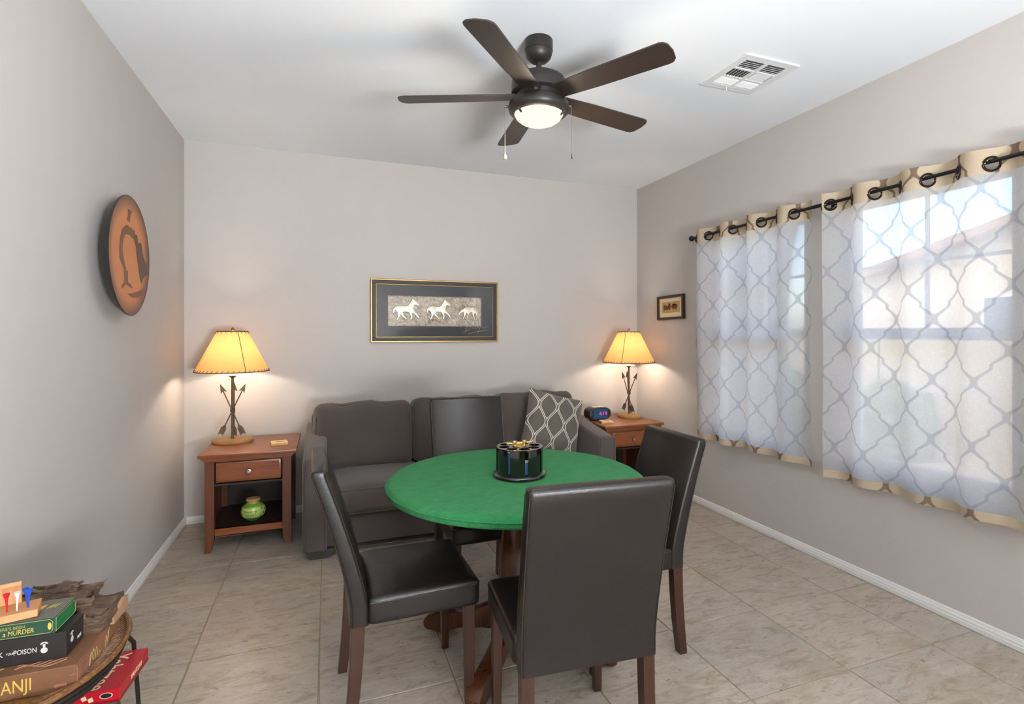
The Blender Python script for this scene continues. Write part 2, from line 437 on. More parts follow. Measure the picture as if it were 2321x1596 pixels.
# windows: single-hung vinyl units with a muntin cross in the upper sash
for k, (a, b) in enumerate(W):
    x0, x1 = RX + .07, RX + .13; f = .035
    w = MB().box(x0, x1, a, a + f, WZ0, WZ1).box(x0, x1, b - f, b, WZ0, WZ1).box(x0, x1, a + f, b - f, WZ0, WZ0 + f).box(x0, x1, a + f, b - f, WZ1 - f, WZ1)
    wo_ = struct(w.build('window_%d' % (k + 1), 'vinyl', smooth=0))
    MB().box(x0 + .005, x1 - .005, a + f, b - f, 1.325, 1.385).build('meeting_rail', 'vinyl', wo_, 0)
    MB().box(x0 + .02, x0 + .035, a + f, b - f, 1.716, 1.734).build('muntin', 'vinyl', wo_, 0)
    yc = (a + b) / 2
    MB().box(x0 + .021, x0 + .034, yc - .009, yc + .009, 1.385, WZ1 - f).build('muntin', 'vinyl', wo_, 0)
    MB().box(x0 + .036, x0 + .041, a + f, b - f, 1.385, WZ1 - f).build('pane', 'pane', wo_, 0)
    MB().box(x0 + .030, x0 + .035, a + f, b - f, WZ0 + f, 1.325).build('pane', 'pane', wo_, 0)
# ------------------------------------------------------------------ outside, seen faintly through the sheers
M['gravel'] = simple('desert_gravel', S(190, 170, 142), .95, var=.25, scale=8)
M['stucco'] = simple('cream_stucco', S(226, 206, 178), .9, var=.06, scale=6)
M['block'] = simple('tan_block_wall', S(196, 178, 152), .9, var=.15, scale=4)
M['rooftile'] = simple('clay_roof', S(176, 128, 98), .8, var=.2, scale=5)
M['farglass'] = simple('far_window_glass', S(86, 100, 116), .1, var=.1)
M['leaf'] = simple('shrub_leaves', S(92, 118, 66), .8, var=.35, scale=12)
struct(MB().box(RX + WT, 40, -20, 30, -.25, -.15).build('ground', 'gravel', smooth=0))
h = thing('neighbour_house', 'cream stucco neighbouring house with low clay roof seen through the near curtain', 'house', (11, 2.0, -.15))
pts = [(-6.5, 0), (6.5, 0), (6.5, 2.6), (0, 4.2), (-6.5, 2.6)]
MB().prism(pts, 6, frame3((0, 0, 0), (0, 1, 0), (0, 0, 1))).build('wall', 'stucco', h, 0)
for sg in (-1, 1):
    MB().prism([(0, 0), (sg * 6.95, -1.71), (sg * 6.95, -1.55), (0, .16)], 6.7, frame3((-.35, 0, 4.2), (0, 1, 0), (0, 0, 1))).build('roof', 'rooftile', h, 0)
for yy in (1.6, 3.6):
    wd = MB().box(-.03, .0, yy - .5, yy + .5, 1.0, 2.2).build('window', 'trim', h, 0)
    MB().box(-.04, -.03, yy - .43, yy + .43, 1.07, 2.13).build('pane', 'farglass', wd, 0)
bw = MB()
for k in range(7): bw.box(7.4, 7.6, 3.4 + k * 2, 5.4 + k * 2 - .03, -.15, 1.35)
tag(bw.build('garden_wall', 'block', smooth=0), 'tan block garden wall beyond the far window', 'wall')
for k, (sx, sy, sr) in enumerate(((6.4, 6.2, .55), (6.3, 7.8, .7), (6.5, 4.6, .5))):
    b = bmesh.new(); bmesh.ops.create_icosphere(b, subdivisions=4, radius=sr)
    for v in b.verts:
        q = v.co.normalized(); v.co = v.co * (1 + .28 * noise.noise(q * 5 + Vector((k * 9, 0, 0))) + .12 * noise.noise(q * 14)); v.co.z = max(v.co.z, -sr * .8)
    o = MB().bm(b).build('shrub', 'leaf', None, 0, (sx, sy, sr * .8 - .16))
    tag(o, ['green garden shrub of middle size outside the far window', 'largest green garden shrub outside the far window, farthest along the wall', 'smallest green garden shrub outside, nearest the gap between windows'][k], 'shrub')

# ------------------------------------------------------------------ curtains and rod
ROD = 2.683; RZ = 2.10
def make_curtain(y0, y1, z0, z1, ph, seed, label):
    root = thing('curtain', label, 'curtain', (ROD, (y0 + y1) / 2, z0))
    yc = (y0 + y1) / 2
    NU, NV = 200, 150; per = .262; top = .105; hem = .042
    zs = []
    def off(y, t):      # t: 0 top .. 1 bottom
        w = math.sin(2 * PI * (y - y0) / per + ph)
        A = .034 * (1 - .35 * t)
        ir = noise.noise(Vector((y * 3.1, t * 1.2, seed))) * .035 * t + noise.noise(Vector((y * 9, t * 2.5, seed + 7))) * .012 * t
        return A * (w + .18 * math.sin(2 * w)) + ir
    rows = []
    zbreaks = [z1 - (z1 - z0) * k / NV for k in range(NV + 1)]
    arc = {}
    V = []; UV = []
    us = [y0 + (y1 - y0) * i / NU for i in range(NU + 1)]
    for k, z in enumerate(zbreaks):
        t = (z1 - z) / (z1 - z0); s = 0; prev = None
        for i, y in enumerate(us):
            x = off(y, t)
            if prev is not None: s += math.hypot(x - prev[0], y - prev[1])
            prev = (x, y)
            sag = .012 * noise.noise(Vector((y * 5, 0, seed + 3))) if t > .5 else 0
            zz = z + (sag * t if t > .5 else .004 * math.sin(2 * PI * (y - y0) / per + ph + 1) * (1 - 2 * t))
            V.append((x, y - yc, zz - z0)); UV.append((s, z))
    # eyelet positions at the zero crossings
    ey = []
    for i in range(NU):
        a, b = off(us[i], 0.03), off(us[i + 1], 0.03)
        if (a <= 0) != (b <= 0) and .02 < us[i] - y0 < y1 - y0 - .02: ey.append((us[i] + us[i + 1]) / 2)
    parts = {'header_band': (MB(), 'hem'), 'sheer_panel': (MB(), 'sheer'), 'hem_band': (MB(), 'hem')}
    for pm, _ in parts.values(): pm.uv = []
    idx = {n: {} for n in parts}
    for k in range(NV):
        zc = (zbreaks[k] + zbreaks[k + 1]) / 2
        nm = 'header_band' if zc > z1 - top else ('hem_band' if zc < z0 + hem else 'sheer_panel')
        pm = parts[nm][0]; dct = idx[nm]
        for i in range(NU):
            yy = (us[i] + us[i + 1]) / 2
            if nm == 'header_band' and any(((yy - e) * 1.45) ** 2 + (zc - RZ + .012) ** 2 < .026 ** 2 for e in ey): continue
            q = []
            for vi in (k * (NU + 1) + i, k * (NU + 1) + i + 1, (k + 1) * (NU + 1) + i + 1, (k + 1) * (NU + 1) + i):
                if vi not in dct: dct[vi] = len(pm.v); pm.v.append(V[vi]); pm.uv.append(UV[vi])
                q.append(dct[vi])
            pm.f.append(tuple(q))
    for nm, (pm, mt) in parts.items(): pm.build(nm, mt, root, 180)
    for e in ey:
        dx = (off(e + .005, .03) - off(e - .005, .03)) / .01
        tang = Vector((dx, 1, 0)).normalized(); up = Vector((0, 0, 1)); nrm = tang.cross(up)
        pts = [tang * .0300 * math.cos(a) + up * .0300 * math.sin(a) for a in [2 * PI * q / 20 for q in range(20)]]
        MB().tube(pts, .0058, 6, True, T(0, e - yc, RZ - .012 - z0)).build('eyelet', 'eyelet', root)
    return root
make_curtain(2.375, 3.45, .562, 2.152, .35, 1.0, 'sheer white trellis-pattern eyelet curtain beside the small sepia picture')
make_curtain(1.10, 2.268, .535, 2.160, 1.1, 5.0, 'sheer white trellis-pattern eyelet curtain cut off by the right picture edge')
rod = thing('curtain_rod', 'black metal curtain rod with ball finial above both windows', 'curtain rod', (ROD, 2.3, RZ))
MB().tube([(0, 1.155, 0), (0, -1.35, 0)], .0095, 12).build('rod', 'rod', rod)
MB().tube([(0, .05, 0), (0, -.06, 0)], .0115, 12).build('rod_joint', 'rod', rod)
MB().lathe([(0, -.022), (.013, -.019), (.021, -.008), (.0225, .002), (.019, .013), (.010, .021), (0, .023)], mat=T(0, 1.175, 0) @ R(90, 'X'), n=20).build('finial', 'rod', rod)
for yy in (-.012, 1.12, -1.32):
    br = MB().box(-.006, RX - ROD - .004, yy - .006, yy + .006, -.03, -.018).box(-.008, .008, yy - .006, yy + .006, -.03, -.006)
    br.box(RX - ROD - .008, RX - ROD, yy - .012, yy + .012, -.06, .03).build('bracket', 'rod', rod, 0)

# ------------------------------------------------------------------ ceiling fan
FX, FYY = .928, 2.322
fan = thing('ceiling_fan', 'dark bronze five-blade ceiling fan with lit frosted bowl', 'ceiling fan', (FX, FYY, HC))
z = lambda a: a - HC
MB().lathe([(0, 0), (.064, 0), (.066, -.004), (.066, -.050), (.063, -.053), (.062, -.066), (.056, -.082), (.043, -.096), (.026, -.103), (0, -.104)], n=40).build('canopy', 'fan', fan)
MB().tube([(0, 0, -.098), (0, 0, z(2.572))], .0125, 16).build('downrod', 'fan', fan)
MB().lathe([(0, z(2.572)), (.035, z(2.571)), (.070, z(2.565)), (.102, z(2.553)), (.121, z(2.541)), (.127, z(2.532)), (.128, z(2.505)), (.128, z(2.476)), (.118, z(2.468)), (0, z(2.468))], n=48).build('motor_housing', 'fan', fan)
MB().lathe([(0, z(2.470)), (.110, z(2.470)), (.112, z(2.448)), (.128, z(2.440)), (.140, z(2.425)), (.143, z(2.408)), (.140, z(2.393)), (.128, z(2.381)), (.117, z(2.377)), (.113, z(2.382)), (0, z(2.384))], n=48).build('light_kit', 'fan', fan)
bowl = MB().lathe([(.113, z(2.386)), (.113, z(2.378)), (.104, z(2.362)), (.086, z(2.348)), (.060, z(2.337)), (.030, z(2.331)), (0, z(2.329))], n=40).build('glass_bowl', 'bowl', fan)
for a in (-40, 80, 200):
    ca, sa = math.cos(math.radians(a)), math.sin(math.radians(a))
    MB().tube([(ca * .128, sa * .128, z(2.384)), (ca * .104, sa * .104, z(2.366))], .006, 8).build('bowl_clip', 'fan', fan)
bp = [(.105, -.048), (.105, .050), (.30, .060), (.62, .066), (.640, .062), (.655, .046), (.664, .0), (.660, -.040), (.648, -.058), (.630, -.064), (.30, -.058)]
bl0 = None
for k in range(5):
    a = math.radians(12.4 + 72 * k)
    mat = Matrix.Rotation(a, 4, 'Z') @ T(0, 0, z(2.460)) @ R(-11, 'X')
    b = MB().prism(bp, .007, None, .002)
    if bl0 is None:
        bl = b.build('blade', 'blade', fan, 30); bl0 = bl.data
        ir = MB().prism([(.085, -.03), (.085, .03), (.150, .032), (.165, .0), (.150, -.032)], .006).build('blade_iron', 'fan', bl, 30); ir.location.z = .0068; ir0 = ir.data
    else:
        bl = bpy.data.objects.new('blade', bl0); COL.objects.link(bl); bl.parent = fan
        ir = bpy.data.objects.new('blade_iron', ir0); COL.objects.link(ir); ir.parent = bl; ir.location.z = .0068
    bl.matrix_local = mat
bd = MB().box(-.009, .009, -.002, .002, -.008, .008).build('badge', 'chain', fan, 0); bd.location = (-.055, -.1065, z(2.452)); bd.rotation_euler = (0, 0, math.radians(-27))
# pull chains hang from two stubs on the light kit
rv = Vector((math.cos(-.3631), math.sin(-.3631), 0)); fv = Vector((-rv.y, rv.x, 0))
for sx, ln, kind in ((-.158, .215, 'crystal'), (.152, .215, 'bell')):
    p = rv * sx + fv * (-.01)
    c = MB().tube([p * .86 + Vector((0, 0, z(2.415))), p + Vector((0, 0, z(2.415)))], .005, 8)
    top = z(2.412); 
    c.tube([p + Vector((0, 0, top)), p + Vector((0, 0, top - ln))], .0011, 5)
    nb = int(ln / .007)
    for q in range(nb): c.lathe([(0, -.0019), (.0019, 0), (0, .0019)], tuple(p + Vector((0, 0, top - q * .007))), 5)
    ch = c.build('pull_chain', 'chain', fan, 60)
    if kind == 'crystal':
        M['crystal'] = simple('crystal_drop', S(150, 146, 138), .15, .1, var=.1, scale=90, bump=.4)
        MB().lathe([(0, .018), (.006, .012), (.012, 0), (.009, -.012), (0, -.02)], tuple(p + Vector((0, 0, top - ln - .017))), 6).build('crystal_pendant', 'crystal', ch, 0)
    else:
        MB().lathe([(0, .014), (.002, .013), (.003, 0), (.0045, -.012), (0, -.014)], tuple(p + Vector((0, 0, top - ln - .013))), 10).build('chain_pull', 'rod', ch)
lf = light('fan_bulb', 'POINT', (FX, FYY, 2.29), 13, (1, .86, .68), shadow_soft_size=.07)

# ------------------------------------------------------------------ ceiling vent
VX0, VX1, VY0, VY1 = 1.912, 2.258, 2.06, 2.402
vc = ((VX0 + VX1) / 2, (VY0 + VY1) / 2)
vent = thing('ceiling_vent', 'square white louvred air vent in the ceiling', 'vent', (vc[0], vc[1], HC))
hx, hy = (VX1 - VX0) / 2, (VY1 - VY0) / 2; ix, iy = hx - .042, hy - .042
fr = MB().box(-hx, -ix, -hy, hy, -.009, 0).box(ix, hx, -hy, hy, -.009, 0).box(-ix, ix, -hy, -iy, -.009, 0).box(-ix, ix, iy, hy, -.009, 0)
by = [-iy, -iy / 3, iy / 3, iy]
fr.box(-.009, .009, -iy, iy, -.009, 0)
for yy in by[1:3]: fr.box(-ix, -.009, yy - .005, yy + .005, -.0085, 0).box(.009, ix, yy - .005, yy + .005, -.0085, 0)
fr.build('frame', 'vent', vent, 0)
MB().box(-ix, ix, -iy, iy, -.0015, -.0005).build('duct_shade_sheet', 'ventshade', vent, 0)  # dark sheet stands in for the shade behind the louvers
for bnd in range(3):
    y0, y1 = by[bnd] + .005, by[bnd + 1] - .005
    for sg in (-1, 1):
        xa, xb = (-ix, -.009) if sg < 0 else (.009, ix)
        if bnd == 1:
            for q in range(7):
                xx = xa + (xb - xa) * q / 6
                if q in (0, 6): continue
                o = MB().box(-.0075, .0075, y0, y1, -.0006, .0006).build('louver', 'vent', vent, 0); o.location = (xx, 0, -.006); o.rotation_euler = (0, math.radians(35 * sg), 0)
        else:
            for q in range(1, 5):
                yy = y0 + (y1 - y0) * q / 5
                o = MB().box(xa, xb, -.0075, .0075, -.0006, .0006).build('louver', 'vent', vent, 0); o.location = (0, yy, -.006); o.rotation_euler = (math.radians(35 if bnd == 0 else -35), 0, 0)
lv = MB().tube([(-.02, iy + .012, -.008), (-.02, iy + .016, -.03)], .0025, 6).build('damper_lever', 'vent', vent)

# ------------------------------------------------------------------ wall plate on the left wall
def plate():
    n = NT('burnt_sienna_pottery'); o = n.obj(); ln = n.n('VectorMath', operation='LENGTH')
    sp = n.n('SeparateXYZ'); n.l(o, sp.inputs[0]); cb = n.n('CombineXYZ'); n.l(sp.outputs[0], cb.inputs[0]); n.l(sp.outputs[1], cb.inputs[1]); n.l(cb.outputs[0], ln.inputs[0])
    f = n.math('ADD', n.math('DIVIDE', ln.outputs[1], .285), n.math('MULTIPLY', n.math('SUBTRACT', n.noise(7, 3, .6, o), .5), .12))
    c = n.mix(n.noise(5, 4, .6, o), S(188, 112, 62), S(208, 132, 78))
    c = n.mix(n.ramp(f, [(.72, (0, 0, 0, 1)), (1.0, (1, 1, 1, 1))]), c, S(66, 44, 36))
    n.principled(c, .42, 0, n.bump(n.noise(60, 3, .6, o), .08, .003)); return n.m
M['plate'] = plate()
M['plateback'] = simple('dark_glazed_plate_back', S(40, 34, 31), .4, var=.15)
M['platepaint'] = simple('airbrushed_brown_paint', S(120, 76, 50), .5, var=.22, scale=22)
M['platepaint2'] = simple('airbrushed_umber_paint', S(92, 64, 52), .5, var=.25, scale=14)
pl = thing('wall_plate', 'round terracotta plate with painted desert arch on left wall', 'plate', (LX, 3.03, 1.722))
PM = frame3((0, 0, 0), (0, 1, 0), (0, 0, 1)) @ Matrix.Identity(4)    # local x -> +y (seen rightwards), y -> up, z -> +x
pr = .283
dome = lambda r: .078 - .012 * (1 - (r / pr) ** 2)    # dished face
body = MB().lathe([(0, .0), (.14, .0), (.17, .008), (.25, .042), (.279, .070), (pr, .0775), (pr - .004, .080)], n=64, cap=False).build('plate_back', 'plateback', pl, 40); body.matrix_local = PM
face = MB().lathe([(pr - .004, .080)] + [(pr * k / 12, dome(pr * k / 12)) for k in range(11, -1, -1)], n=64, cap=False).build('plate_face', 'plate', pl, 60); face.matrix_local = PM
def decal(poly, mt, nm):
    # subdivide the outline so that it follows the dished face
    b = bmesh.new(); f = b.faces.new([b.verts.new((x, y, 0)) for x, y in poly]); bmesh.ops.triangulate(b, faces=[f])
    for v in b.verts: v.co *= 1.15
    bmesh.ops.subdivide_edges(b, edges=b.edges[:], cuts=3, use_grid_fill=True)
    for v in b.verts: v.co.z = dome(math.hypot(v.co.x, v.co.y)) + .0012
    o = MB().bm(b).build(nm, mt, pl, 0); o.matrix_local = PM; return o
decal([(-.02, .19), (.03, .19), (.015, .165), (.01, .14), (-.02, .145), (-.012, .165)], 'platepaint', 'painted_butte')
arch = [(-.10, -.02), (-.095, .05), (-.07, .10), (-.02, .125), (.04, .12), (.075, .105), (.06, .08), (.02, .09), (-.03, .085), (-.055, .06), (-.065, .02), (-.04, -.03), (-.02, -.055), (-.035, -.06), (-.06, -.045)]
decal(arch, 'platepaint', 'painted_arch')
decal([(.06, .125), (.085, .10), (.10, .105), (.12, .07), (.15, .08), (.165, .05), (.18, .02), (.20, .0), (.235, -.02), (.23, -.05), (.18, -.07), (.15, -.10), (.13, -.06), (.11, .0), (.095, .05), (.06, .09)], 'platepaint2', 'painted_mesa')
decal([(-.05, -.06), (.0, -.06), (-.005, -.105), (.03, -.115), (.05, -.13), (.01, -.125), (-.03, -.118), (-.08, -.14), (-.085, -.135), (-.05, -.11), (-.045, -.105)], 'platepaint', 'painted_butte')
decal([(-.02, -.155), (.04, -.15), (.12, -.135), (.17, -.12), (.16, -.15), (.10, -.165), (.03, -.168)], 'platepaint', 'painted_ground')

# ------------------------------------------------------------------ framed horse relief
px0, px1, pz0, pz1 = .325, 1.373, 1.283, 1.791
pic = thing('framed_picture', 'gold and black frame with silver relief of running horses', 'picture', ((px0 + px1) / 2, BY, (pz0 + pz1) / 2))
w2, h2 = (px1 - px0) / 2, (pz1 - pz0) / 2
def ring(m, a, b, t, y0, y1):
    m.box(-a, a, y0, y1, b - t, b, .002, 1).box(-a, a, y0, y1, -b, -b + t, .002, 1).box(-a, -a + t, y0, y1, -b + t, b - t, .002, 1).box(a - t, a, y0, y1, -b + t, b - t, .002, 1); return m
ring(MB(), w2, h2, .013, -.030, -.002).build('outer_gold_moulding', 'gold', pic, 0)
ring(MB(), w2 - .013, h2 - .013, .026, -.027, -.002).build('black_moulding', 'frameblack', pic, 0)
ring(MB(), w2 - .039, h2 - .039, .007, -.024, -.002).build('inner_gold_moulding', 'gold', pic, 0)
MB().box(-w2 + .046, w2 - .046, -.010, -.003, -h2 + .046, h2 - .046).build('mat_board', 'navymat', pic, 0)
rx0, rx1, rz0, rz1 = .457 - (px0 + px1) / 2, 1.232 - (px0 + px1) / 2, 1.412 - (pz0 + pz1) / 2, 1.659 - (pz0 + pz1) / 2
b = bmesh.new(); bmesh.ops.create_grid(b, x_segments=110, y_segments=40, size=.5)
for v in b.verts:
    x, y = v.co.x, v.co.y; e = max(abs(x), abs(y))
    hgt = (.004 * noise.noise(Vector((x * 14, y * 5, 0))) + .003 * noise.noise(Vector((x * 40, y * 14, 3)))) if e < .49 else 0
    v.co = Vector((rx0 + (x + .5) * (rx1 - rx0), -.014 - hgt if e < .4999 else -.0105, rz0 + (y + .5) * (rz1 - rz0)))
rel = MB().bm(b).build('relief_panel', 'relief', pic, 60)
HA = [(-.56, .04), (-.53, .18), (-.44, .28), (-.31, .32), (-.15, .29), (-.02, .29), (.06, .34), (.11, .44), (.17, .53), (.21, .63), (.25, .56), (.33, .51), (.44, .41), (.47, .35), (.42, .30), (.33, .35), (.28, .35), (.26, .27), (.25, .17), (.34, .07), (.42, -.05), (.48, -.16), (.43, -.18), (.34, -.07), (.21, .05), (.18, -.02), (.22, -.12), (.15, -.24), (.10, -.22), (.14, -.10), (.07, .06), (-.08, .08), (-.17, .07), (-.12, -.06), (.0, -.20), (-.05, -.23), (-.19, -.10), (-.25, .0), (-.28, -.11), (-.37, -.25), (-.42, -.23), (-.35, -.09), (-.37, .07), (-.46, .15), (-.50, .02)]
HB = [(.50, .0), (.49, .18), (.40, .30), (.26, .34), (.12, .31), (-.02, .33), (-.12, .30), (-.22, .22), (-.32, .16), (-.40, .06), (-.44, -.02), (-.40, -.05), (-.33, .02), (-.26, .06), (-.18, .08), (-.16, -.06), (-.24, -.20), (-.20, -.23), (-.10, -.08), (-.05, .06), (.0, .0), (-.05, -.20), (-.01, -.22), (.05, -.02), (.12, .08), (.22, .08), (.22, -.06), (.30, -.22), (.34, -.21), (.30, -.04), (.36, .06), (.42, -.08), (.40, -.2), (.44, -.21), (.48, -.08), (.45, .05)]
for poly, cx, cz, sc in ((HA, -.235, -.022, .21), (HA, .03, -.018, .20), (HB, .265, -.018, .185)):
    mt = frame3((cx + (.457 + 1.232) / 2 - (px0 + px1) / 2, -.015, cz + (rz0 + rz1) / 2), (1, 0, 0), (0, 0, 1))
    # local z of this frame points to -y (towards the room)
    ho = MB().prism([(x * sc, y * sc) for x, y in poly], .008, mt, .0016).build('embossed_horse', 'silver', rel, 50)
    MB().tube([mt @ Vector((x * sc, y * sc, .0035)) for x, y in poly], .0022, 5, True).build('horse_outline', 'horseline', ho, 60)  # dark line drawn around each horse
sg = MB(); S0 = Vector((.285, -.0115, -.165))
strokes = [[(0, 0), (.012, .04), (.014, .05)], [(-.002, .048), (.02, .052), (.045, .040), (.035, .02), (.0, .0), (-.02, -.012)], [(.05, .022), (.058, .032), (.066, .022), (.07, .03), (.08, .022), (.085, .034), (.093, .022), (.1, .032), (.112, .038), (.118, .02), (.112, .0), (.10, -.01)], [(.118, .022), (.128, .04), (.135, .024), (.145, .038), (.152, .025), (.162, .04), (.17, .028), (.185, .044), (.196, .036)], [(.02, -.022), (.08, -.004), (.19, .012)]]
for st in strokes: sg.tube([S0 + Vector((x * 1.02 - .04, 0, y)) for x, y in st], .0012, 5)
sg.build('signature', 'signature', pic)['label'] = 'pale handwritten signature'
MB().box(-w2 + .046, w2 - .046, -.0265, -.0255, -h2 + .046, h2 - .046).build('glass', 'glass', pic, 0)

# ------------------------------------------------------------------ small sepia picture on the right wall
sp_ = thing('framed_picture', 'small dark-framed sepia coach print between lamp and far curtain', 'picture', (RX, 3.855, 1.577))
SM = frame3((0, 0, 0), (0, -1, 0), (0, 0, 1))     # z -> -x
def sbox(m, x0, x1, y0, y1, z0, z1): return m.box(x0, x1, y0, y1, z0, z1, 0, 1, SM)
sw, sh, ft = .185, .103, .020
fm = MB()
for a in ((-sw, sw, sh - ft, sh), (-sw, sw, -sh, -sh + ft), (-sw, -sw + ft, -sh + ft, sh - ft), (sw - ft, sw, -sh + ft, sh - ft)): sbox(fm, *a, .001, .026)
fm.build('frame', 'darkwoodframe', sp_, 0)
sbox(MB(), -sw + ft, sw - ft, -sh + ft, sh - ft, .002, .012).build('mat_board', 'cream', sp_, 0)
prn = sbox(MB(), -.125, .125, -.045, .050, .012, .0135).build('print', 'printtan', sp_, 0)
sil = MB()
for (cx, cy, a, b_) in ((.055, .005, .042, .020), (.05, .022, .030, .008), (-.015, .006, .02, .026), (-.05, .0, .03, .018), (-.085, .004, .018, .024), (-.02, .028, .012, .010)):
    sil.prism([(cx + a * math.cos(t) * (1 + .12 * math.sin(3 * t)), cy + b_ * math.sin(t)) for t in [2 * PI * k / 14 for k in range(14)]], .0006, SM @ T(0, 0, .0135))
for cx in (.035, .08, -.03, -.06, -.095):
    sil.tube([SM @ Vector((cx + .010 * math.cos(t), -.018 + .010 * math.sin(t), .0138)) for t in [2 * PI * k / 12 for k in range(12)]], .0012, 4, True)
sil.build('printed_coach_and_horses', 'sepia', prn, 0)
sp_.rotation_euler = (math.radians(-1.2), 0, 0)

# ------------------------------------------------------------------ sofa
def cushion(sx, sy, sz, r, puff, seed, n=22, amp=.006, axis=2, wav=0):
    """rounded, puffed box centred on the origin; puff along one axis"""
    b = bmesh.new(); bmesh.ops.create_cube(b, size=2); bmesh.ops.subdivide_edges(b, edges=b.edges[:], cuts=n, use_grid_fill=True)
    h = Vector((sx / 2, sy / 2, sz / 2))
    for v in b.verts:
        c = v.co.copy()
        q = [math.copysign(1 - (1 - abs(t)) ** 1.35, t) for t in c]
        p = Vector((q[0] * h.x, q[1] * h.y, q[2] * h.z))
        inn = Vector([max(-h[i] + r, min(h[i] - r, p[i])) for i in range(3)])
        dv = p - inn
        if dv.length > 1e-9: p = inn + dv.normalized() * min(dv.length, r) if dv.length > r else p
        i1, i2 = [i for i in range(3) if i != axis]
        p[axis] += math.copysign(1, c[axis]) * abs(c[axis]) * puff * (1 - q[i1] ** 2) * (1 - q[i2] ** 4)
        d = noise.noise(Vector((p.x * 6 + seed, p.y * 6, p.z * 6))) * amp + noise.noise(Vector((p.x * 19 + seed, p.y * 19, p.z * 19))) * amp * .45
        p += c.normalized() * d
        if wav and c.z > .9: p.z += wav * noise.noise(Vector((p.x * 9 + seed, 1.3, 0)))
        v.co = p
    return b
sofa = thing('sofa', 'charcoal fabric three-seat sofa against the back wall', 'sofa', (.92, 3.86, 0))
ox, oy = -.92, -3.86
MB().box(-.005 + ox, 1.85 + ox, 3.475 + oy, 4.28 + oy, .055, .252, .012, 2).build('base', 'sofa', sofa)
def arm(x0, x1, nm):
    prof = [(3.43, .055), (3.43, .555), (3.437, .582), (3.455, .597), (3.48, .604), (3.70, .632), (3.95, .668), (4.15, .698), (4.25, .70), (4.31, .68), (4.32, .055)]
    b = bmesh.new()
    fs_ = b.faces.new([b.verts.new((x0 + ox, y + oy, z_)) for y, z_ in prof]); r = bmesh.ops.extrude_face_region(b, geom=[fs_])
    for v in r['geom']:
        if isinstance(v, bmesh.types.BMVert): v.co.x += x1 - x0
    bmesh.ops.recalc_face_normals(b, faces=b.faces[:])
    ed = [e for e in b.edges if abs(e.verts[0].co.x - e.verts[1].co.x) < 1e-5 and max(e.verts[0].co.z, e.verts[1].co.z) > .06]
    bmesh.ops.bevel(b, geom=ed, offset=.022, segments=3, affect='EDGES', profile=.5)
    a_ = MB().bm(b).build(nm, 'sofa', sofa, 50)
    for xx in (x0 + .016, x1 - .016):
        MB().tube([(xx + ox, y + oy - .001, z_ - .003) for y, z_ in prof[:9]], .0035, 6).build('welt', 'sofawelt', a_)
    return a_
arm(-.135, .002, 'arm'); arm(1.842, 1.985, 'arm')
MB().box(-.10 + ox, 1.95 + ox, 4.14 + oy, 4.32 + oy, .055, .775, .03, 3).build('back_frame', 'sofa', sofa)
for k in range(3):
    x0 = .004 + k * .6135; xc = x0 + .306
    c = MB().bm(cushion(.61, .60, .165, .035, .020, k * 5.0, 18, .004), T(xc + ox, 3.715 + oy, .338)).build('seat_cushion', 'sofa', sofa, 80)
    for zz in (.402, .258):
        MB().tube([(xc + ox + t * .285, 3.418 + oy + .004 * abs(t) ** 6, zz) for t in [q / 8 - 1 for q in range(17)]], .0035, 6).build('welt', 'sofawelt', c)
for k, (xa, xb, tp, sd) in enumerate(((-.085, .582, .862, 0), (.588, 1.225, .872, 11), (1.23, 1.885, .880, 23))):
    hz = tp - .40
    mt = T((xa + xb) / 2 + ox, 4.02 + oy, .40 + hz / 2) @ R(-8, 'X')
    c = MB().bm(cushion(xb - xa, .235, hz, .060, .045, sd, 24, .009, 1, .018), mt).build('back_cushion', 'sofa', sofa, 80)
    hw, hh = (xb - xa) / 2 - .018, hz / 2 - .018
    lp = []
    for q in range(60):
        a = 2 * PI * q / 60; ca, sa = math.cos(a), math.sin(a)
        px_, pz_ = math.copysign(abs(ca) ** .35, ca) * hw, math.copysign(abs(sa) ** .35, sa) * hh
        if pz_ > hh * .9: pz_ += .012 * noise.noise(Vector((px_ * 9 + sd, 1.3, 0)))
        lp.append(mt @ Vector((px_, -.100, pz_)))
    MB().tube(lp, .0042, 6, True).build('welt', 'sofawelt', c)
for xx in (-.105, 1.80):
    for yy in (3.45, 4.20):
        MB().prism([(0, .055), (.155, .055), (.145, .03), (.115, .0), (.012, .0), (.0, .012)] if xx < 0 else [(.0, .055), (.155, .055), (.155, .012), (.143, 0), (.04, 0), (.01, .03)], .08, frame3((xx + ox, yy + .08 + oy, 0), (1, 0, 0), (0, 0, 1))).build('foot', 'sofafoot', sofa, 0)

def pillow_mat():
    n = NT('grey_ogee_pillow_fabric'); uv = n.n('UVMap'); sep = n.n('SeparateXYZ'); n.l(uv.outputs[0], sep.inputs[0])
    d, b = trellis(n, n.math('MULTIPLY', sep.outputs[0], 3.1), n.math('MULTIPLY', n.math('ADD', sep.outputs[1], .12), 1.75), [(0, .04), (.12, .07), (.5, .5), (.88, .93), (1, .96)], 0, 0)
    mask = n.ramp(d, [(.035, (0, 0, 0, 1)), (.06, (1, 1, 1, 1)), (.13, (1, 1, 1, 1)), (.155, (0, 0, 0, 1))])
    o = n.obj(); w = n.noise(300, 2, .6, o)
    c = n.mix(mask, n.mix(w, S(92, 84, 78), S(112, 103, 96)), S(222, 212, 200))
    n.principled(c, .95, 0, n.bump(n.math('ADD', w, mask), .25, .003), Sheen_Weight=.2, Specular_IOR_Level=.15); return n.m
M['pillow'] = pillow_mat()
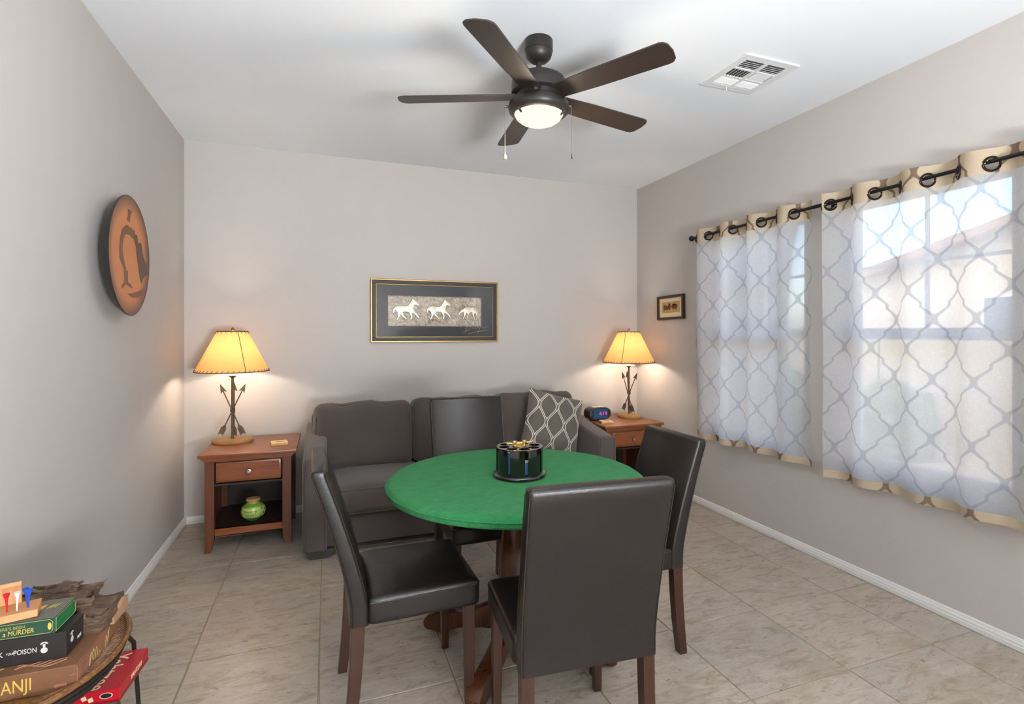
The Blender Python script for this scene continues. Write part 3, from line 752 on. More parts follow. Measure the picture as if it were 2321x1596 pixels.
def make_pillow():
    pm = MB(); pm.uv = []; N = 28; a = .225
    for side in (1, -1):
        for i in range(N + 1):
            for j in range(N + 1):
                u, v = i / N * 2 - 1, j / N * 2 - 1
                th = .085 * ((1 - u ** 4) * (1 - v ** 4)) ** .55
                k = 1 - .055 * (1 - (abs(u) * abs(v)) ** 1.0) * max(abs(u), abs(v)) ** 2
                wr = noise.noise(Vector((u * 2.4, v * 2.4, side * 3))) * .010 * (1 - max(abs(u), abs(v)) ** 4)
                pm.v.append((u * a * k, -side * (th + wr), v * a * k)); pm.uv.append(((u + 1) / 2, (v + 1) / 2))
    n1 = (N + 1) ** 2
    for s_ in range(2):
        for i in range(N):
            for j in range(N):
                q = [s_ * n1 + i * (N + 1) + j, s_ * n1 + (i + 1) * (N + 1) + j, s_ * n1 + (i + 1) * (N + 1) + j + 1, s_ * n1 + i * (N + 1) + j + 1]
                pm.f.append(tuple(q))
    return pm
po = make_pillow().build('throw_pillow', 'pillow', None, 180, (1.605, 3.735, .675))
po.rotation_euler = (math.radians(-17), math.radians(15), math.radians(-6))
tag(po, 'grey square throw pillow with white ogee lines on the sofa', 'pillow')
# ------------------------------------------------------------------ end tables
def end_table(label, loc):
    t = thing('end_table', label, 'end table', loc, 0, 'cherry end tables')
    # local: x -.275..+.275, front at y = -.30, back at +.30
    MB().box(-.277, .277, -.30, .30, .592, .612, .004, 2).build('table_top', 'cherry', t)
    m = MB()
    prof = [(.0, .566), (.004, .570), (.006, .578), (.014, .586), (.016, .592)]
    for (d0, z0), (d1, z1) in zip(prof[:-1], prof[1:]):
        m.box(-.246 - d1, .246 + d1, -.270 - d1, .270 + d1, z0, z1)
    m.build('cornice_moulding', 'cherry', t, 0)
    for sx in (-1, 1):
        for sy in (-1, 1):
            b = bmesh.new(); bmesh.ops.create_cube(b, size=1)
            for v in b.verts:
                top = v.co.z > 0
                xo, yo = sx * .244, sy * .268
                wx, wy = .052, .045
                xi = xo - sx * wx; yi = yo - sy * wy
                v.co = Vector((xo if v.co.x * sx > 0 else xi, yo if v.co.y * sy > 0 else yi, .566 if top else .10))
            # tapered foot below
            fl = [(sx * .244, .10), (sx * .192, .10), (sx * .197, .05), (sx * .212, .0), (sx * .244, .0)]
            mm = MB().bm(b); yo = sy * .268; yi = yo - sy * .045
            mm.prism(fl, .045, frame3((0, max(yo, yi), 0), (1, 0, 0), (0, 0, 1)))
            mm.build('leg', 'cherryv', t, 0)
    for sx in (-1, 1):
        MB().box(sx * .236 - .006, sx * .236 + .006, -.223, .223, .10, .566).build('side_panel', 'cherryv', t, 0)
    MB().box(-.192, .192, .245, .257, .10, .566).build('back_panel', 'cherryshade', t, 0)
    MB().box(-.230, .230, -.255, .245, .128, .142).build('shelf', 'cherryshade', t, 0)
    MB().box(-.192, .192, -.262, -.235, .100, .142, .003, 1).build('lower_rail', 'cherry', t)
    MB().box(-.192, .192, -.258, .245, .408, .420).build('drawer_support', 'cherryshade', t, 0)
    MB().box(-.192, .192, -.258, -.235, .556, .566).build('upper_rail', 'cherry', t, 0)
    dr = MB().box(-.184, .184, -.262, -.20, .428, .552, .004, 2).build('drawer', 'cherry', t)
    MB().box(-.172, .172, -.2645, -.2615, .438, .542, .002, 1).build('raised_field', 'cherry', dr)
    MB().lathe([(0, 0), (.006, .0), (.006, .012), (.014, .015), (.0165, .021), (.014, .026), (.008, .027), (.006, .025), (0, .025)], mat=T(0, -.264, .492) @ R(90, 'X'), n=24).build('knob', 'pewter', dr)
    return t
EL = end_table('cherry wood end table left of the sofa holding the green jar', (-.457, 4.045, 0))
ER = end_table('cherry wood end table right of the sofa under the clock', (2.352, 4.065, 0))

# ------------------------------------------------------------------ arrow lamps
def table_lamp(label, loc, rz):
    L = thing('table_lamp', label, 'lamp', loc, rz, 'lit arrow table lamps')
    N = 40
    def slab(k):
        a = 2 * PI * k / N; r = 1 + .10 * math.cos(2 * a + .6) + .05 * math.sin(3 * a)
        return (.118 * r * math.cos(a), .095 * r * math.sin(a))
    m = MB(); pts = [slab(k) for k in range(N)]
    vs_ = [(x * .96, y * .96, 0) for x, y in pts] + [(x, y, .006) for x, y in pts] + [(x, y, .020) for x, y in pts] + [(x * .95, y * .95, .026) for x, y in pts]
    fs_ = [(r * N + k, r * N + (k + 1) % N, (r + 1) * N + (k + 1) % N, (r + 1) * N + k) for r in range(3) for k in range(N)] + [tuple(range(N))[::-1], tuple(range(3 * N, 4 * N))]
    m.add(vs_, fs_).build('base', 'lampwood', L, 40)
    MB().tube([(0, 0, .024), (0, 0, .452)], .0085, 12).build('stem', 'arrow', L)
    MB().lathe([(0, .440), (.010, .440), (.024, .452), (.026, .455), (0, .455)], n=24).build('stem_cup', 'arrow', L)
    MB().lathe([(0, .455), (.048, .455), (.050, .458), (.048, .461), (0, .461)], n=28).build('drip_saucer', 'socket', L)
    MB().lathe([(0, .461), (.015, .461), (.015, .505), (.012, .515), (0, .515)], n=20).build('socket', 'socket', L)
    MB().lathe([(0, .514), (.012, .516), (.014, .535), (.022, .558), (.024, .574), (.017, .590), (0, .597)], n=20).build('bulb', 'bulb', L)
    # three arrows leaning through one point beside the stem
    for k, (az, tilt, side) in enumerate(((math.radians(178), 22, -.014), (math.radians(8), 24, -.012), (math.radians(-80), 6, -.016))):
        dirv = Vector((math.sin(math.radians(tilt)) * math.cos(az), math.sin(math.radians(tilt)) * math.sin(az), math.cos(math.radians(tilt))))
        off = Vector((-math.sin(az), math.cos(az), 0)) * .013 if k < 2 else Vector((.012, -.018, 0))
        c = Vector((0, 0, .218)) + off
        a0, a1 = c - dirv * .170, c + dirv * .150
        ar = MB().tube([a0, a1], .0038, 8).build('arrow', 'arrow', L)
        sv = dirv.cross(Vector((0, 1, 0)) if k < 2 else Vector((0, 1, 0))); sv.normalize(); sv = -sv
        fm = frame3(a1 - dirv * .012, sv, dirv)
        MB().prism([(-.020, -.006), (0, .008), (.020, -.006), (0, .060)], .004, fm @ T(0, 0, -.002)).build('arrowhead', 'arrow', ar, 0)
        fm = frame3(a0 + dirv * .010, sv, dirv)
        MB().prism([(-.017, -.022), (-.006, -.010), (0, -.014), (.006, -.010), (.017, -.022), (.017, .030), (.005, .052), (-.005, .052), (-.017, .030)], .004, fm @ T(0, 0, -.002)).build('fletching', 'arrow', ar, 0)
    MB().tube([(.0135 * math.cos(a), .0135 * math.sin(a), .205 + .028 * a / (6 * PI)) for a in [q * PI / 6 for q in range(37)]], .0035, 6).build('binding', 'lacing', L)
    zb, zt, rb, rt = .487, .757, .226, .094
    sh = MB(); n = 48
    vs_ = [(r * math.cos(2 * PI * k / n), r * math.sin(2 * PI * k / n), z_) for r, z_ in ((rb, zb), (rb * .5 + rt * .5, (zb + zt) / 2), (rt, zt)) for k in range(n)]
    sh.add(vs_, [(r * n + k, r * n + (k + 1) % n, (r + 1) * n + (k + 1) % n, (r + 1) * n + k) for r in range(2) for k in range(n)])
    so = sh.build('lamp_shade', 'shade', L, 60)
    for r, z_, nz in ((rb, zb, 44), (rt, zt, 20)):
        MB().tube([((r + .001) * math.cos(2 * PI * k / 60), (r + .001) * math.sin(2 * PI * k / 60), z_) for k in range(60)], .0032, 6, True).build('lacing', 'lacing', so)
        st = MB()
        sl = (rt - rb) / (zt - zb); dz = .014 * (1 if r == rb else -1)
        for k in range(nz):
            a = 2 * PI * k / nz; a2 = a + .35 / nz * 2 * PI
            st.tube([((r + .002) * math.cos(a), (r + .002) * math.sin(a), z_), ((r + .003 + sl * dz) * math.cos(a2), (r + .003 + sl * dz) * math.sin(a2), z_ + dz)], .0016, 4)
        st.build('whip_stitches', 'lacing', so)
    a = math.radians(-62)
    MB().tube([((rb + .0012) * math.cos(a), (rb + .0012) * math.sin(a), zb), ((rt + .0012) * math.cos(a), (rt + .0012) * math.sin(a), zt)], .002, 5).build('shade_seam', 'lacing', so)
    hp = MB()
    for sgn in (-1, 1): hp.tube([(sgn * .014, 0, .505), (sgn * .05, 0, .56), (sgn * .055, 0, .64), (sgn * .02, 0, .735), (0, 0, .752)], .002, 6)
    for a in (0, 2.094, 4.189): hp.tube([(0, 0, .752), (rt * math.cos(a), rt * math.sin(a), .756)], .002, 5)
    hp.build('harp', 'arrow', L)
    MB().lathe([(0, .750), (.006, .752), (.005, .760), (.011, .766), (.009, .776), (.004, .784), (0, .788)], n=16).build('finial', 'arrow', L)
    bl = light('lamp_bulb', 'POINT', (loc[0], loc[1], loc[2] + .572), 16, (1, .90, .74), shadow_soft_size=.036)
    return L
table_lamp('lit arrow lamp with parchment shade near the left wall', (-.60, 4.135, .612), 0)
table_lamp('lit arrow lamp with parchment shade in the right corner', (2.510, 4.125, .612), math.radians(-75))

# ------------------------------------------------------------------ small things on the end tables
M['coasterwood'] = simple('pale_coaster', S(228, 190, 134), .6, var=.1)
M['coasterdark'] = simple('coaster_inlay', S(140, 92, 54), .6, var=.25, scale=80)
def coasters(x, y, rz, where):
    for k in range(2):
        c = thing('coaster', ('upper' if k else 'lower') + ' pale square coaster in the stack on the ' + where, 'coaster', (x, y, .6125 + k * .0085), rz + k * .03, 'square coasters')
        MB().box(-.05, .05, -.05, .05, 0, .008, .0015, 1).build('slab', 'coasterwood', c, 0)
        MB().box(-.022, .022, -.012, .012, .008, .0083).build('inlay', 'coasterdark', c, 0)
coasters(-.296, 3.955, .12, 'left end table'); coasters(2.175, 3.93, -.25, 'right end table')

clk = thing('alarm_clock', 'dark oval digital alarm clock with blue screen on end table', 'clock', (2.185, 4.10, .612), math.radians(4))
pts = [(.108 * (abs(math.cos(a)) ** .75) * math.copysign(1, math.cos(a)), .056 + .056 * (abs(math.sin(a)) ** .7) * math.copysign(1, math.sin(a))) for a in [2 * PI * k / 40 for k in range(40)]]
M['clockbody'] = simple('dark_green_black_plastic', S(44, 46, 40), .35, var=.1)
M['clockscreen'] = emit('lit_clock_screen', S(60, 92, 134), .55)
M['clockdigit'] = emit('lit_red_digits', S(255, 90, 150), 1.1)
MB().prism(pts, .10, frame3((0, .05, 0), (1, 0, 0), (0, 0, 1)), .012).build('body', 'clockbody', clk)
scr = MB().box(-.068, .068, -.0545, -.048, .016, .098, .002, 1).build('screen', 'clockscreen', clk, 0)
text('6:14', .045, 'clockdigit', scr, frame3((.022, -.0548, .058), (1, 0, 0), (0, 0, 1)), 'digits')
MB().box(-.05, .05, -.03, .03, .106, .1125, .002, 1).build('top_button', 'socket', clk)

M['jargreen'] = None
def jar_mat():
    n = NT('lime_green_glaze'); o = n.obj(); sp = n.n('SeparateXYZ'); n.l(o, sp.inputs[0])
    c = n.ramp(n.math('ADD', sp.outputs[2], n.math('MULTIPLY', n.math('SUBTRACT', n.noise(20, 2, .5, o), .5), .012)), [(.0, S(72, 118, 50)), (.026, S(72, 118, 50)), (.034, S(178, 204, 108)), (.088, S(178, 204, 108)), (.093, S(122, 160, 62)), (.13, S(122, 160, 62))])
    n.principled(c, .15, 0, None, Coat_Weight=.4); return n.m
M['jargreen'] = jar_mat()
M['cork'] = simple('cork_lid', S(190, 152, 92), .8, var=.2, scale=120)
M['jarink'] = simple('dark_green_ink', S(66, 88, 30), .6)
jar = thing('ceramic_jar', 'round lime green ceramic jar with cork lid in table shelf', 'jar', (-.447, 3.905, .142), math.radians(-8))
prof = [(0, 0), (.040, 0), (.046, .004), (.062, .022), (.073, .046), (.074, .062), (.067, .086), (.054, .102), (.044, .108), (.040, .110), (.038, .116), (.034, .116), (.034, .106)]
MB().lathe(prof, n=40).build('pot', 'jargreen', jar, 50)
MB().lathe([(0, .108), (.033, .108), (.034, .122), (.041, .124), (.042, .134), (.039, .138), (0, .139)], n=28).build('cork_lid', 'cork', jar)
dots = MB()
for a, zz in ((-150, .078), (-140, .05), (-30, .08), (-22, .052), (-12, .07), (-165, .06), (-40, .036)):
    rr = .0735 - .5 * max(0, zz - .068); aa = math.radians(a)
    dots.lathe([(.006, 0), (.004, .0014), (0, .0016)], n=10, mat=frame3((rr * math.cos(aa), rr * math.sin(aa), zz), (-math.sin(aa), math.cos(aa), 0), (0, 0, 1)))
dots.build('painted_dots', 'jarink', jar)
def wrap_text(body, size, z0, w):
    t = text(body, size, 'jarink', jar, frame3((0, 0, z0), (1, 0, 0), (0, 0, 1)), width=w)
    for v in t.data.vertices:
        a = v.co.x / .074 - PI / 2; rr = .0750 - .25 * max(0, v.co.z - .062) - .25 * max(0, .046 - v.co.z); v.co.x, v.co.y = rr * math.cos(a), rr * math.sin(a)
wrap_text('Beannels', .022, .070, .078); wrap_text('Calory ?', .022, .048, .066)

# ------------------------------------------------------------------ round games table
TX, TY, TZ = .772, 2.19, .745
tb = thing('games_table', 'round green felt games table on a wooden pedestal', 'table', (TX, TY, 0))
TR = .549
fp = [(0, TZ), (TR * .5, TZ), (TR - .03, TZ), (TR - .014, TZ - .002), (TR - .003, TZ - .010), (TR, TZ - .020), (TR, TZ - .034), (TR - .006, TZ - .042), (TR - .02, TZ - .044), (0, TZ - .044)]
ft_ = MB().lathe(fp, n=96).build('felt_top', 'felt', tb, 50)
MB().tube([((TR + .0012) * math.cos(a) , (TR + .0012) * math.sin(a), TZ - .017 + .0022 * noise.noise(Vector((math.cos(a) * 8, math.sin(a) * 8, 0)))) for a in [2 * PI * k / 120 for k in range(120)]], .004, 6, True).build('felt_seam', 'felt', ft_)
MB().lathe([(0, .701), (.30, .701), (.30, .680), (0, .680)], n=40).build('top_block', 'pedestal', tb, 30)
MB().lathe([(0, .68), (.075, .68), (.078, .66), (.062, .645), (.060, .60), (.068, .52), (.078, .42), (.082, .34), (.076, .28), (.066, .24), (.064, .21), (.074, .195), (.076, .10), (.070, .085), (0, .085)], n=32).build('pedestal_column', 'pedestal', tb, 40)
leg = [(.055, .075), (.055, .195), (.10, .185), (.20, .135), (.30, .105), (.385, .090), (.425, .072), (.443, .045), (.440, .022), (.425, .012), (.34, .012), (.27, .045), (.15, .070)]
for k, a in enumerate((140, -40, -130.5, 50)):
    lo = MB().prism(leg, .062, frame3((0, .031, 0), (1, 0, 0), (0, 0, 1)), .006).build('foot', 'pedestal', tb, 35); lo.rotation_euler = (0, 0, math.radians(a))
    MB().lathe([(0, 0), (.014, 0), (.016, .006), (.012, .013), (0, .013)], (.375, 0, 0), 14).build('glide', 'sofafoot', lo)

# ------------------------------------------------------------------ chip carousel
CXY = (.776, 2.165)
car = thing('chip_carousel', 'glossy black revolving poker chip holder with brass handle', 'chip holder', (CXY[0], CXY[1], TZ), math.radians(-2))
MB().lathe([(0, .0), (.108, .0), (.113, .004), (.114, .010), (.111, .016), (.104, .019), (0, .019)], n=64).build('base', 'blackgloss', car)
NW = 8; RW, RR = .0235, .068; BR = .1005; z0c, z1c = .020, .122; slot = .0075
seg = MB()
for k in range(NW):          # wall segment between two slots
    a0 = 2 * PI * k / NW + slot / BR; a1 = 2 * PI * (k + 1) / NW - slot / BR; n_ = 8
    vs_ = []
    for q in range(n_ + 1):
        a = a0 + (a1 - a0) * q / n_; c_, s_ = math.cos(a), math.sin(a)
        vs_ += [(BR * c_, BR * s_, z0c), (BR * c_, BR * s_, z1c), ((BR - .006) * c_, (BR - .006) * s_, z1c), ((BR - .006) * c_, (BR - .006) * s_, z0c)]
    fs_ = [(q * 4 + i, q * 4 + (i + 1) % 4, q * 4 + 4 + (i + 1) % 4, q * 4 + 4 + i) for q in range(n_) for i in range(4)] + [(0, 1, 2, 3), (n_ * 4 + 3, n_ * 4 + 2, n_ * 4 + 1, n_ * 4)]
    seg.add(vs_, fs_)
seg.lathe([(.040, z0c), (.040, z1c), (.038, z1c), (.038, z0c)], n=32)
# low lip across the foot of the slots
seg.lathe([(BR, z0c), (BR, z0c + .008), (BR - .006, z0c + .008), (BR - .006, z0c)], n=48)
seg.build('drum', 'blackgloss', car, 40)
b = bmesh.new()
def loop(cx, cy, r, n):
    vv = [b.verts.new((cx + r * math.cos(2 * PI * k / n), cy + r * math.sin(2 * PI * k / n), z1c)) for k in range(n)]
    return [b.edges.new((vv[k], vv[(k + 1) % n])) for k in range(n)]
ed = loop(0, 0, BR, 64)
for k in range(NW): ed += loop(RR * math.cos(2 * PI * k / NW), RR * math.sin(2 * PI * k / NW), RW, 24)
bmesh.ops.triangle_fill(b, use_beauty=True, use_dissolve=False, edges=ed)
r = bmesh.ops.extrude_face_region(b, geom=b.faces[:])
for v in r['geom']:
    if isinstance(v, bmesh.types.BMVert): v.co.z += .006
MB().bm(b).build('top_plate', 'blackgloss', car, 40)
hd = MB().lathe([(0, .128), (.030, .128), (.031, .131), (.024, .133), (0, .133)], n=32).build('handle_base', 'brass', car)
MB().tube([(-.052, 0, .141), (.052, 0, .141)], .0045, 10).build('handle_bar', 'brass', car)
for x in (-.022, .022):
    MB().lathe([(0, .131), (.006, .131), (.006, .138), (.011, .142), (.011, .148), (.007, .152), (0, .153)], (x, 0, 0), 18).build('handle_post', 'brass', car)
for x in (-.052, .052):
    MB().lathe([(0, -.007), (.006, -.005), (.007, 0), (.006, .005), (0, .007)], (x, 0, .141), 12).build('handle_tip', 'brass', car)
M['chipblue'] = simple('blue_chip', S(58, 92, 140), .4, var=.1)
M['chipwhite'] = simple('white_chip', S(214, 212, 206), .4, var=.06)
chip = MB().lathe([(0, 0), (.0195, 0), (.0203, .0006), (.0203, .0028), (.0195, .0034), (0, .0034)], n=20)
chipm = {}
for mk in ('chipblue', 'chipwhite'):
    o_ = chip.build('poker_chip', mk); chipm[mk] = o_.data; bpy.data.objects.remove(o_)
for wk, num, wh, where in ((5, 28, 28, 'tall stack behind the left front carousel slot'), (6, 17, 16, 'lower stack behind the right front carousel slot'), (7, 26, 0, 'white stack behind the right side carousel slot')):
    a = 2 * PI * wk / NW + math.radians(-2)
    for q in range(num):
        top = q == num - 1
        if wk == 7: mk = 'chipwhite'
        else: mk = 'chipwhite' if top else 'chipblue'
        o_ = bpy.data.objects.new('poker_chip', chipm[mk]); COL.objects.link(o_)
        o_.location = (CXY[0] + (RR + .001) * math.cos(a), CXY[1] + (RR + .001) * math.sin(a), TZ + .0195 + q * .0035)
        lab = ('white poker chip topping the ' if (top and wk != 7) else ('white poker chip in the ' if wk == 7 else 'blue poker chip in the ')) + where
        tag(o_, lab.replace('white stack', 'stack'), 'poker chip', 'chips in the carousel')

# ------------------------------------------------------------------ parsons chairs
def parsons_chair(label, loc, rz, H=.925, w=.44, lean=.105):
    c = thing('dining_chair', label, 'chair', loc, rz, 'dark leather chairs around the games table')
    hw = w / 2
    # seat block
    b = bmesh.new(); bmesh.ops.create_cube(b, size=2); bmesh.ops.subdivide_edges(b, edges=b.edges[:], cuts=14, use_grid_fill=True)
    for v in b.verts:
        u = v.co.copy(); q = [math.copysign(1 - (1 - abs(t)) ** 1.5, t) for t in u]
        p = Vector((q[0] * (hw + .004), q[1] * .196 + .029, q[2] * .047 + .415))
        r_ = .018; h_ = Vector((hw + .004, .196, .047)); cc = Vector((0, .029, .415)); d_ = p - cc
        inn = Vector([max(-h_[i] + r_, min(h_[i] - r_, d_[i])) for i in range(3)]); e = d_ - inn
        if e.length > r_: d_ = inn + e.normalized() * r_
        p = cc + d_
        if u.z > 0: p.z += .014 * (1 - q[0] ** 2) * (1 - q[1] ** 4) * u.z
        p.z += .0012 * noise.noise(p * 14)
        v.co = p
    st = MB().bm(b).build('seat', 'leather', c, 70)
    for zz in (.447,):
        lp = [(hw + .0045, -.16), (hw + .0045, .205), (hw - .012, .2255), (-hw + .012, .2255), (-hw - .0045, .205), (-hw - .0045, -.16)]
        MB().tube([(x, y, zz) for x, y in lp], .0022, 6).build('welt', 'welt', st)
    # back slab: curved profile in yz
    N = 16; zb, zt = .370, H
    def ctr(t):      # rear surface y
        return -.225 - lean * (max(0, (t - .12)) / .88) ** 1.25
    def thick(t): return .062 - .012 * t
    rows = []; m = MB(); vs_ = []; K = 26
    for i in range(N + 1):
        t = i / N; z_ = zb + (zt - zb) * t; y0 = ctr(t); th = thick(t)
        wd = hw - .004 + .006 * t
        # rounded-rectangle section
        ring_ = []; cr = .013
        for (cx_, cy_, a0_) in ((wd - cr, th - cr, 0), (-wd + cr, th - cr, 90), (-wd + cr, cr, 180), (wd - cr, cr, 270)):
            for q in range(5):
                a = math.radians(a0_ + q * 22.5); ring_.append((cx_ + cr * math.cos(a), y0 + cy_ + cr * math.sin(a), z_))
            if a0_ in (0, 180):
                sg_ = 1 if a0_ == 0 else -1
                for u_ in (.5, 0, -.5):
                    ring_.append((sg_ * u_ * wd * 2 * .9 / 1, (y0 + th + .008 * (1 - u_ * u_)) if sg_ > 0 else y0, z_))
        vs_ += ring_
    for s_, dz in ((.965, .010), (.90, .0155), (.6, .019)):   # rolled top edge
        t = 1; y0 = ctr(t) - .001; th = thick(t)
        for k in range(K):
            x, y, z_ = vs_[N * K + k]; ymid = ctr(1) + th / 2
            sx = 1 - (1 - s_) * .06
            vs_.append((x * sx, ymid + (y - ymid) * s_, zt + dz))
    R_ = N + 4
    fs_ = [(i * K + k, i * K + (k + 1) % K, (i + 1) * K + (k + 1) % K, (i + 1) * K + k) for i in range(R_ - 1) for k in range(K)]
    fs_ += [tuple(range(K))[::-1], tuple(range((R_ - 1) * K, R_ * K))]
    m.add(vs_, fs_); bk = m.build('backrest', 'leather', c, 55)
    for sx in (-1, 1):
        for fr_ in (0, 1):
            wl = []
            for i in range(N + 1):
                t = i / N
                if fr_ and t < .14: continue
                wl.append((sx * (hw - .0065 + .006 * t), ctr(t) + (thick(t) - .0035 if fr_ else .0035), zb + (zt - zb) * t))
            MB().tube(wl, .0022, 6).build('welt', 'welt', bk)
    MB().tube([(-hw + .004, ctr(1) + .004, zt + .008), (hw - .004, ctr(1) + .004, zt + .008)], .0022, 6).build('welt', 'welt', bk)
    # legs
    for sx in (-1, 1):
        x0, x1 = (hw - .046, hw - .006)
        a0, a1 = sorted((sx * x0, sx * x1))
        b = bmesh.new(); bmesh.ops.create_cube(b, size=1)
        for v in b.verts:
            top = v.co.z > 0; k_ = 1 if top else .72
            xc = sx * (hw - .026); v.co = Vector((xc + v.co.x * .040 * k_ + (0 if top else sx * .003), .190 + v.co.y * .040 * k_, .372 if top else 0))
        bmesh.ops.bevel(b, geom=b.edges[:], offset=.0025, segments=1, affect='EDGES'); MB().bm(b).build('leg', 'chairwood', c, 0)
        prof = [(-.222, .372), (-.176, .372), (-.182, .26), (-.192, .14), (-.212, .0), (-.246, .0), (-.234, .12), (-.225, .25)]
        MB().prism(prof, .038, frame3((sx * (hw - .026) - .019, 0, 0), (0, 1, 0), (0, 0, 1)), .002).build('leg', 'chairwood', c, 0)
    return c
parsons_chair('dark brown leather chair nearest the camera with its back turned', (.752, 1.640, 0), math.radians(-4.8), .919, .438)
parsons_chair('dark brown leather chair on the left side of the games table', (.293, 2.096, 0), math.radians(-88.5), .887, .43, .122)
parsons_chair('dark brown leather chair on the window side of the games table', (1.184, 2.072, 0), math.radians(90.5), .884, .395, .118)
parsons_chair('dark brown leather chair between games table and sofa, facing the camera', (.742, 2.655, 0), math.radians(181.0), .978, .405, .10)
# ------------------------------------------------------------------ wicker stand with board games
M['wicker'] = None
def wicker_mat():
    n = NT('brown_wicker'); o = n.obj()
    f = n.noise(60, 4, .7, n.mapped(o, (1, 1, 3)), .8)
    n.principled(n.ramp(f, [(.3, S(60, 36, 18)), (.5, S(112, 72, 36)), (.7, S(160, 112, 62))]), .45, 0, n.bump(f, .3, .003)); return n.m
M['wicker'] = wicker_mat()
M['ironstand'] = simple('dark_iron_stand', S(44, 38, 35), .5, .4, var=.15)
WX, WY = -.735, 1.765
stand = thing('wicker_stand', 'oval wicker tray stand in the lower left corner', 'tray stand', (WX, WY, 0))
def oval(a, b_, n, e=1.0):
    return [(a * math.copysign(abs(math.cos(t)) ** e, math.cos(t)), b_ * math.copysign(abs(math.sin(t)) ** e, math.sin(t))) for t in [2 * PI * k / n for k in range(n)]]
A_, B_ = .165, .232
tray = MB().prism([(x * .98, y * .98) for x, y in oval(A_, B_, 64)], .012, T(0, 0, .486)).build('tray', 'wicker', stand, 40)
AO, BO = .213, .284
for zz, rr, a_, b2 in ((.496, .005, A_, B_), (.509, .0075, AO, BO)):
    MB().tube([(x, y, zz) for x, y in oval(a_, b2, 72)], rr, 8, True).build('rim', 'wicker', tray)
wv = MB(); ol = oval(A_, B_, 130); oo = oval(AO, BO, 130)
for k in range(130):
    for s_ in (3, -3):
        x, y = ol[k]; x2, y2 = oo[(k + s_) % 130]
        wv.tube([(x, y, .496), ((x + x2) / 2, (y + y2) / 2, .5035 + .0022 * (1 if s_ > 0 else -1)), (x2, y2, .508)], .0024, 4)
w_ = wv.build('woven_side', 'wicker', tray, 0); w_['kind'] = 'stuff'
for zz, k_, rr in ((.490, .965, .007), (.473, .935, .005), (.464, .925, .004)):
    MB().tube([(x * k_, y * k_, zz) for x, y in oval(AO, BO, 64)], rr, 8, True).build('frame_hoop', 'ironstand', stand)
MB().prism([(x, y) for x, y in oval(A_, B_, 48)], .008, T(0, 0, .476)).build('tray_support', 'ironstand', stand, 40)
sk = MB(); o1 = oval(AO * .955, BO * .955, 72); o2 = oval(AO * .915, BO * .915, 72)
sk.add([(x, y, .490) for x, y in o1] + [(x, y, .466) for x, y in o2] + [(x * .97, y * .97, .466) for x, y in o2] + [(x * .97, y * .97, .490) for x, y in o1], [(r * 72 + k, r * 72 + (k + 1) % 72, ((r + 1) % 4) * 72 + (k + 1) % 72, ((r + 1) % 4) * 72 + k) for r in range(4) for k in range(72)])
sk.build('skirt', 'ironstand', stand, 40)
for k, t in enumerate((.62, 2.52, 3.76, 5.66)):
    x, y = .125 * (1 if math.cos(t) > 0 else -1), .222 * (1 if math.sin(t) > 0 else -1)
    MB().tube([(x, y, .470), (x * 1.22, y * 1.37, .36), (x * 1.26, y * 1.45, .20), (x * 1.30, y * 1.55, .004)], .0065, 8).build('leg', 'ironstand', stand)
MB().prism([(x * .9, y * 1.0) for x, y in oval(AO, BO, 48)], .008, T(0, 0, .258)).build('lower_shelf', 'wicker', stand, 40)

def cardbox(name, label, x0, x1, y0, y1, z0, z1, mt, rz=0):
    t = thing(name, label, 'board game', ((x0 + x1) / 2, (y0 + y1) / 2, z0), rz)
    hx_, hy_, h_ = (x1 - x0) / 2, (y1 - y0) / 2, z1 - z0
    MB().box(-hx_, hx_, -hy_, hy_, .0, h_ - .0, .0012, 1).build('box', mt, t, 0)
    return t, hx_, hy_, h_
def front(hy_, x, z_): return frame3((x, -hy_ - .0003, z_), (1, 0, 0), (0, 0, 1))
def right(hx_, y, z_): return frame3((hx_ + .0003, y, z_), (0, 1, 0), (0, 0, 1))
def topf(h_, x, y, a=0): return T(x, y, h_ + .0003) @ R(a, 'Z')
M['jbox'] = simple('brown_printed_card', S(112, 78, 54), .4, var=.35, scale=14, bump=.02)
M['jlid'] = simple('brown_pink_printed_card', S(150, 100, 78), .4, var=.4, scale=22, bump=.02)
M['goldprint'] = simple('gold_print', S(206, 172, 84), .4, var=.12, scale=60, bump=0)
M['blackcard'] = simple('black_card', S(33, 29, 29), .42, var=.1, bump=.02)
M['whiteprint'] = simple('white_print', S(206, 202, 198), .5, var=.05, bump=0)
M['greencard'] = simple('dark_green_card', S(30, 66, 48), .4, var=.25, scale=20, bump=.02)
M['greenside'] = simple('bright_green_card', S(28, 102, 62), .4, var=.35, scale=26, bump=.02)
M['greytop'] = simple('grey_green_card_top', S(92, 92, 82), .4, var=.15, scale=12, bump=.02)
M['goldline'] = simple('gold_green_line', S(150, 146, 84), .45, var=.1, bump=0)
M['redcard'] = simple('red_card', S(176, 22, 38), .32, var=.12, scale=8, bump=.01)
M['reddark'] = simple('dark_red_card', S(134, 14, 26), .32, var=.2, scale=12, bump=.01)
M['creamprint'] = simple('cream_print', S(240, 216, 180), .45, var=.04, bump=0)
M['orangeprint'] = simple('orange_print', S(232, 128, 48), .45, var=.05, bump=0)

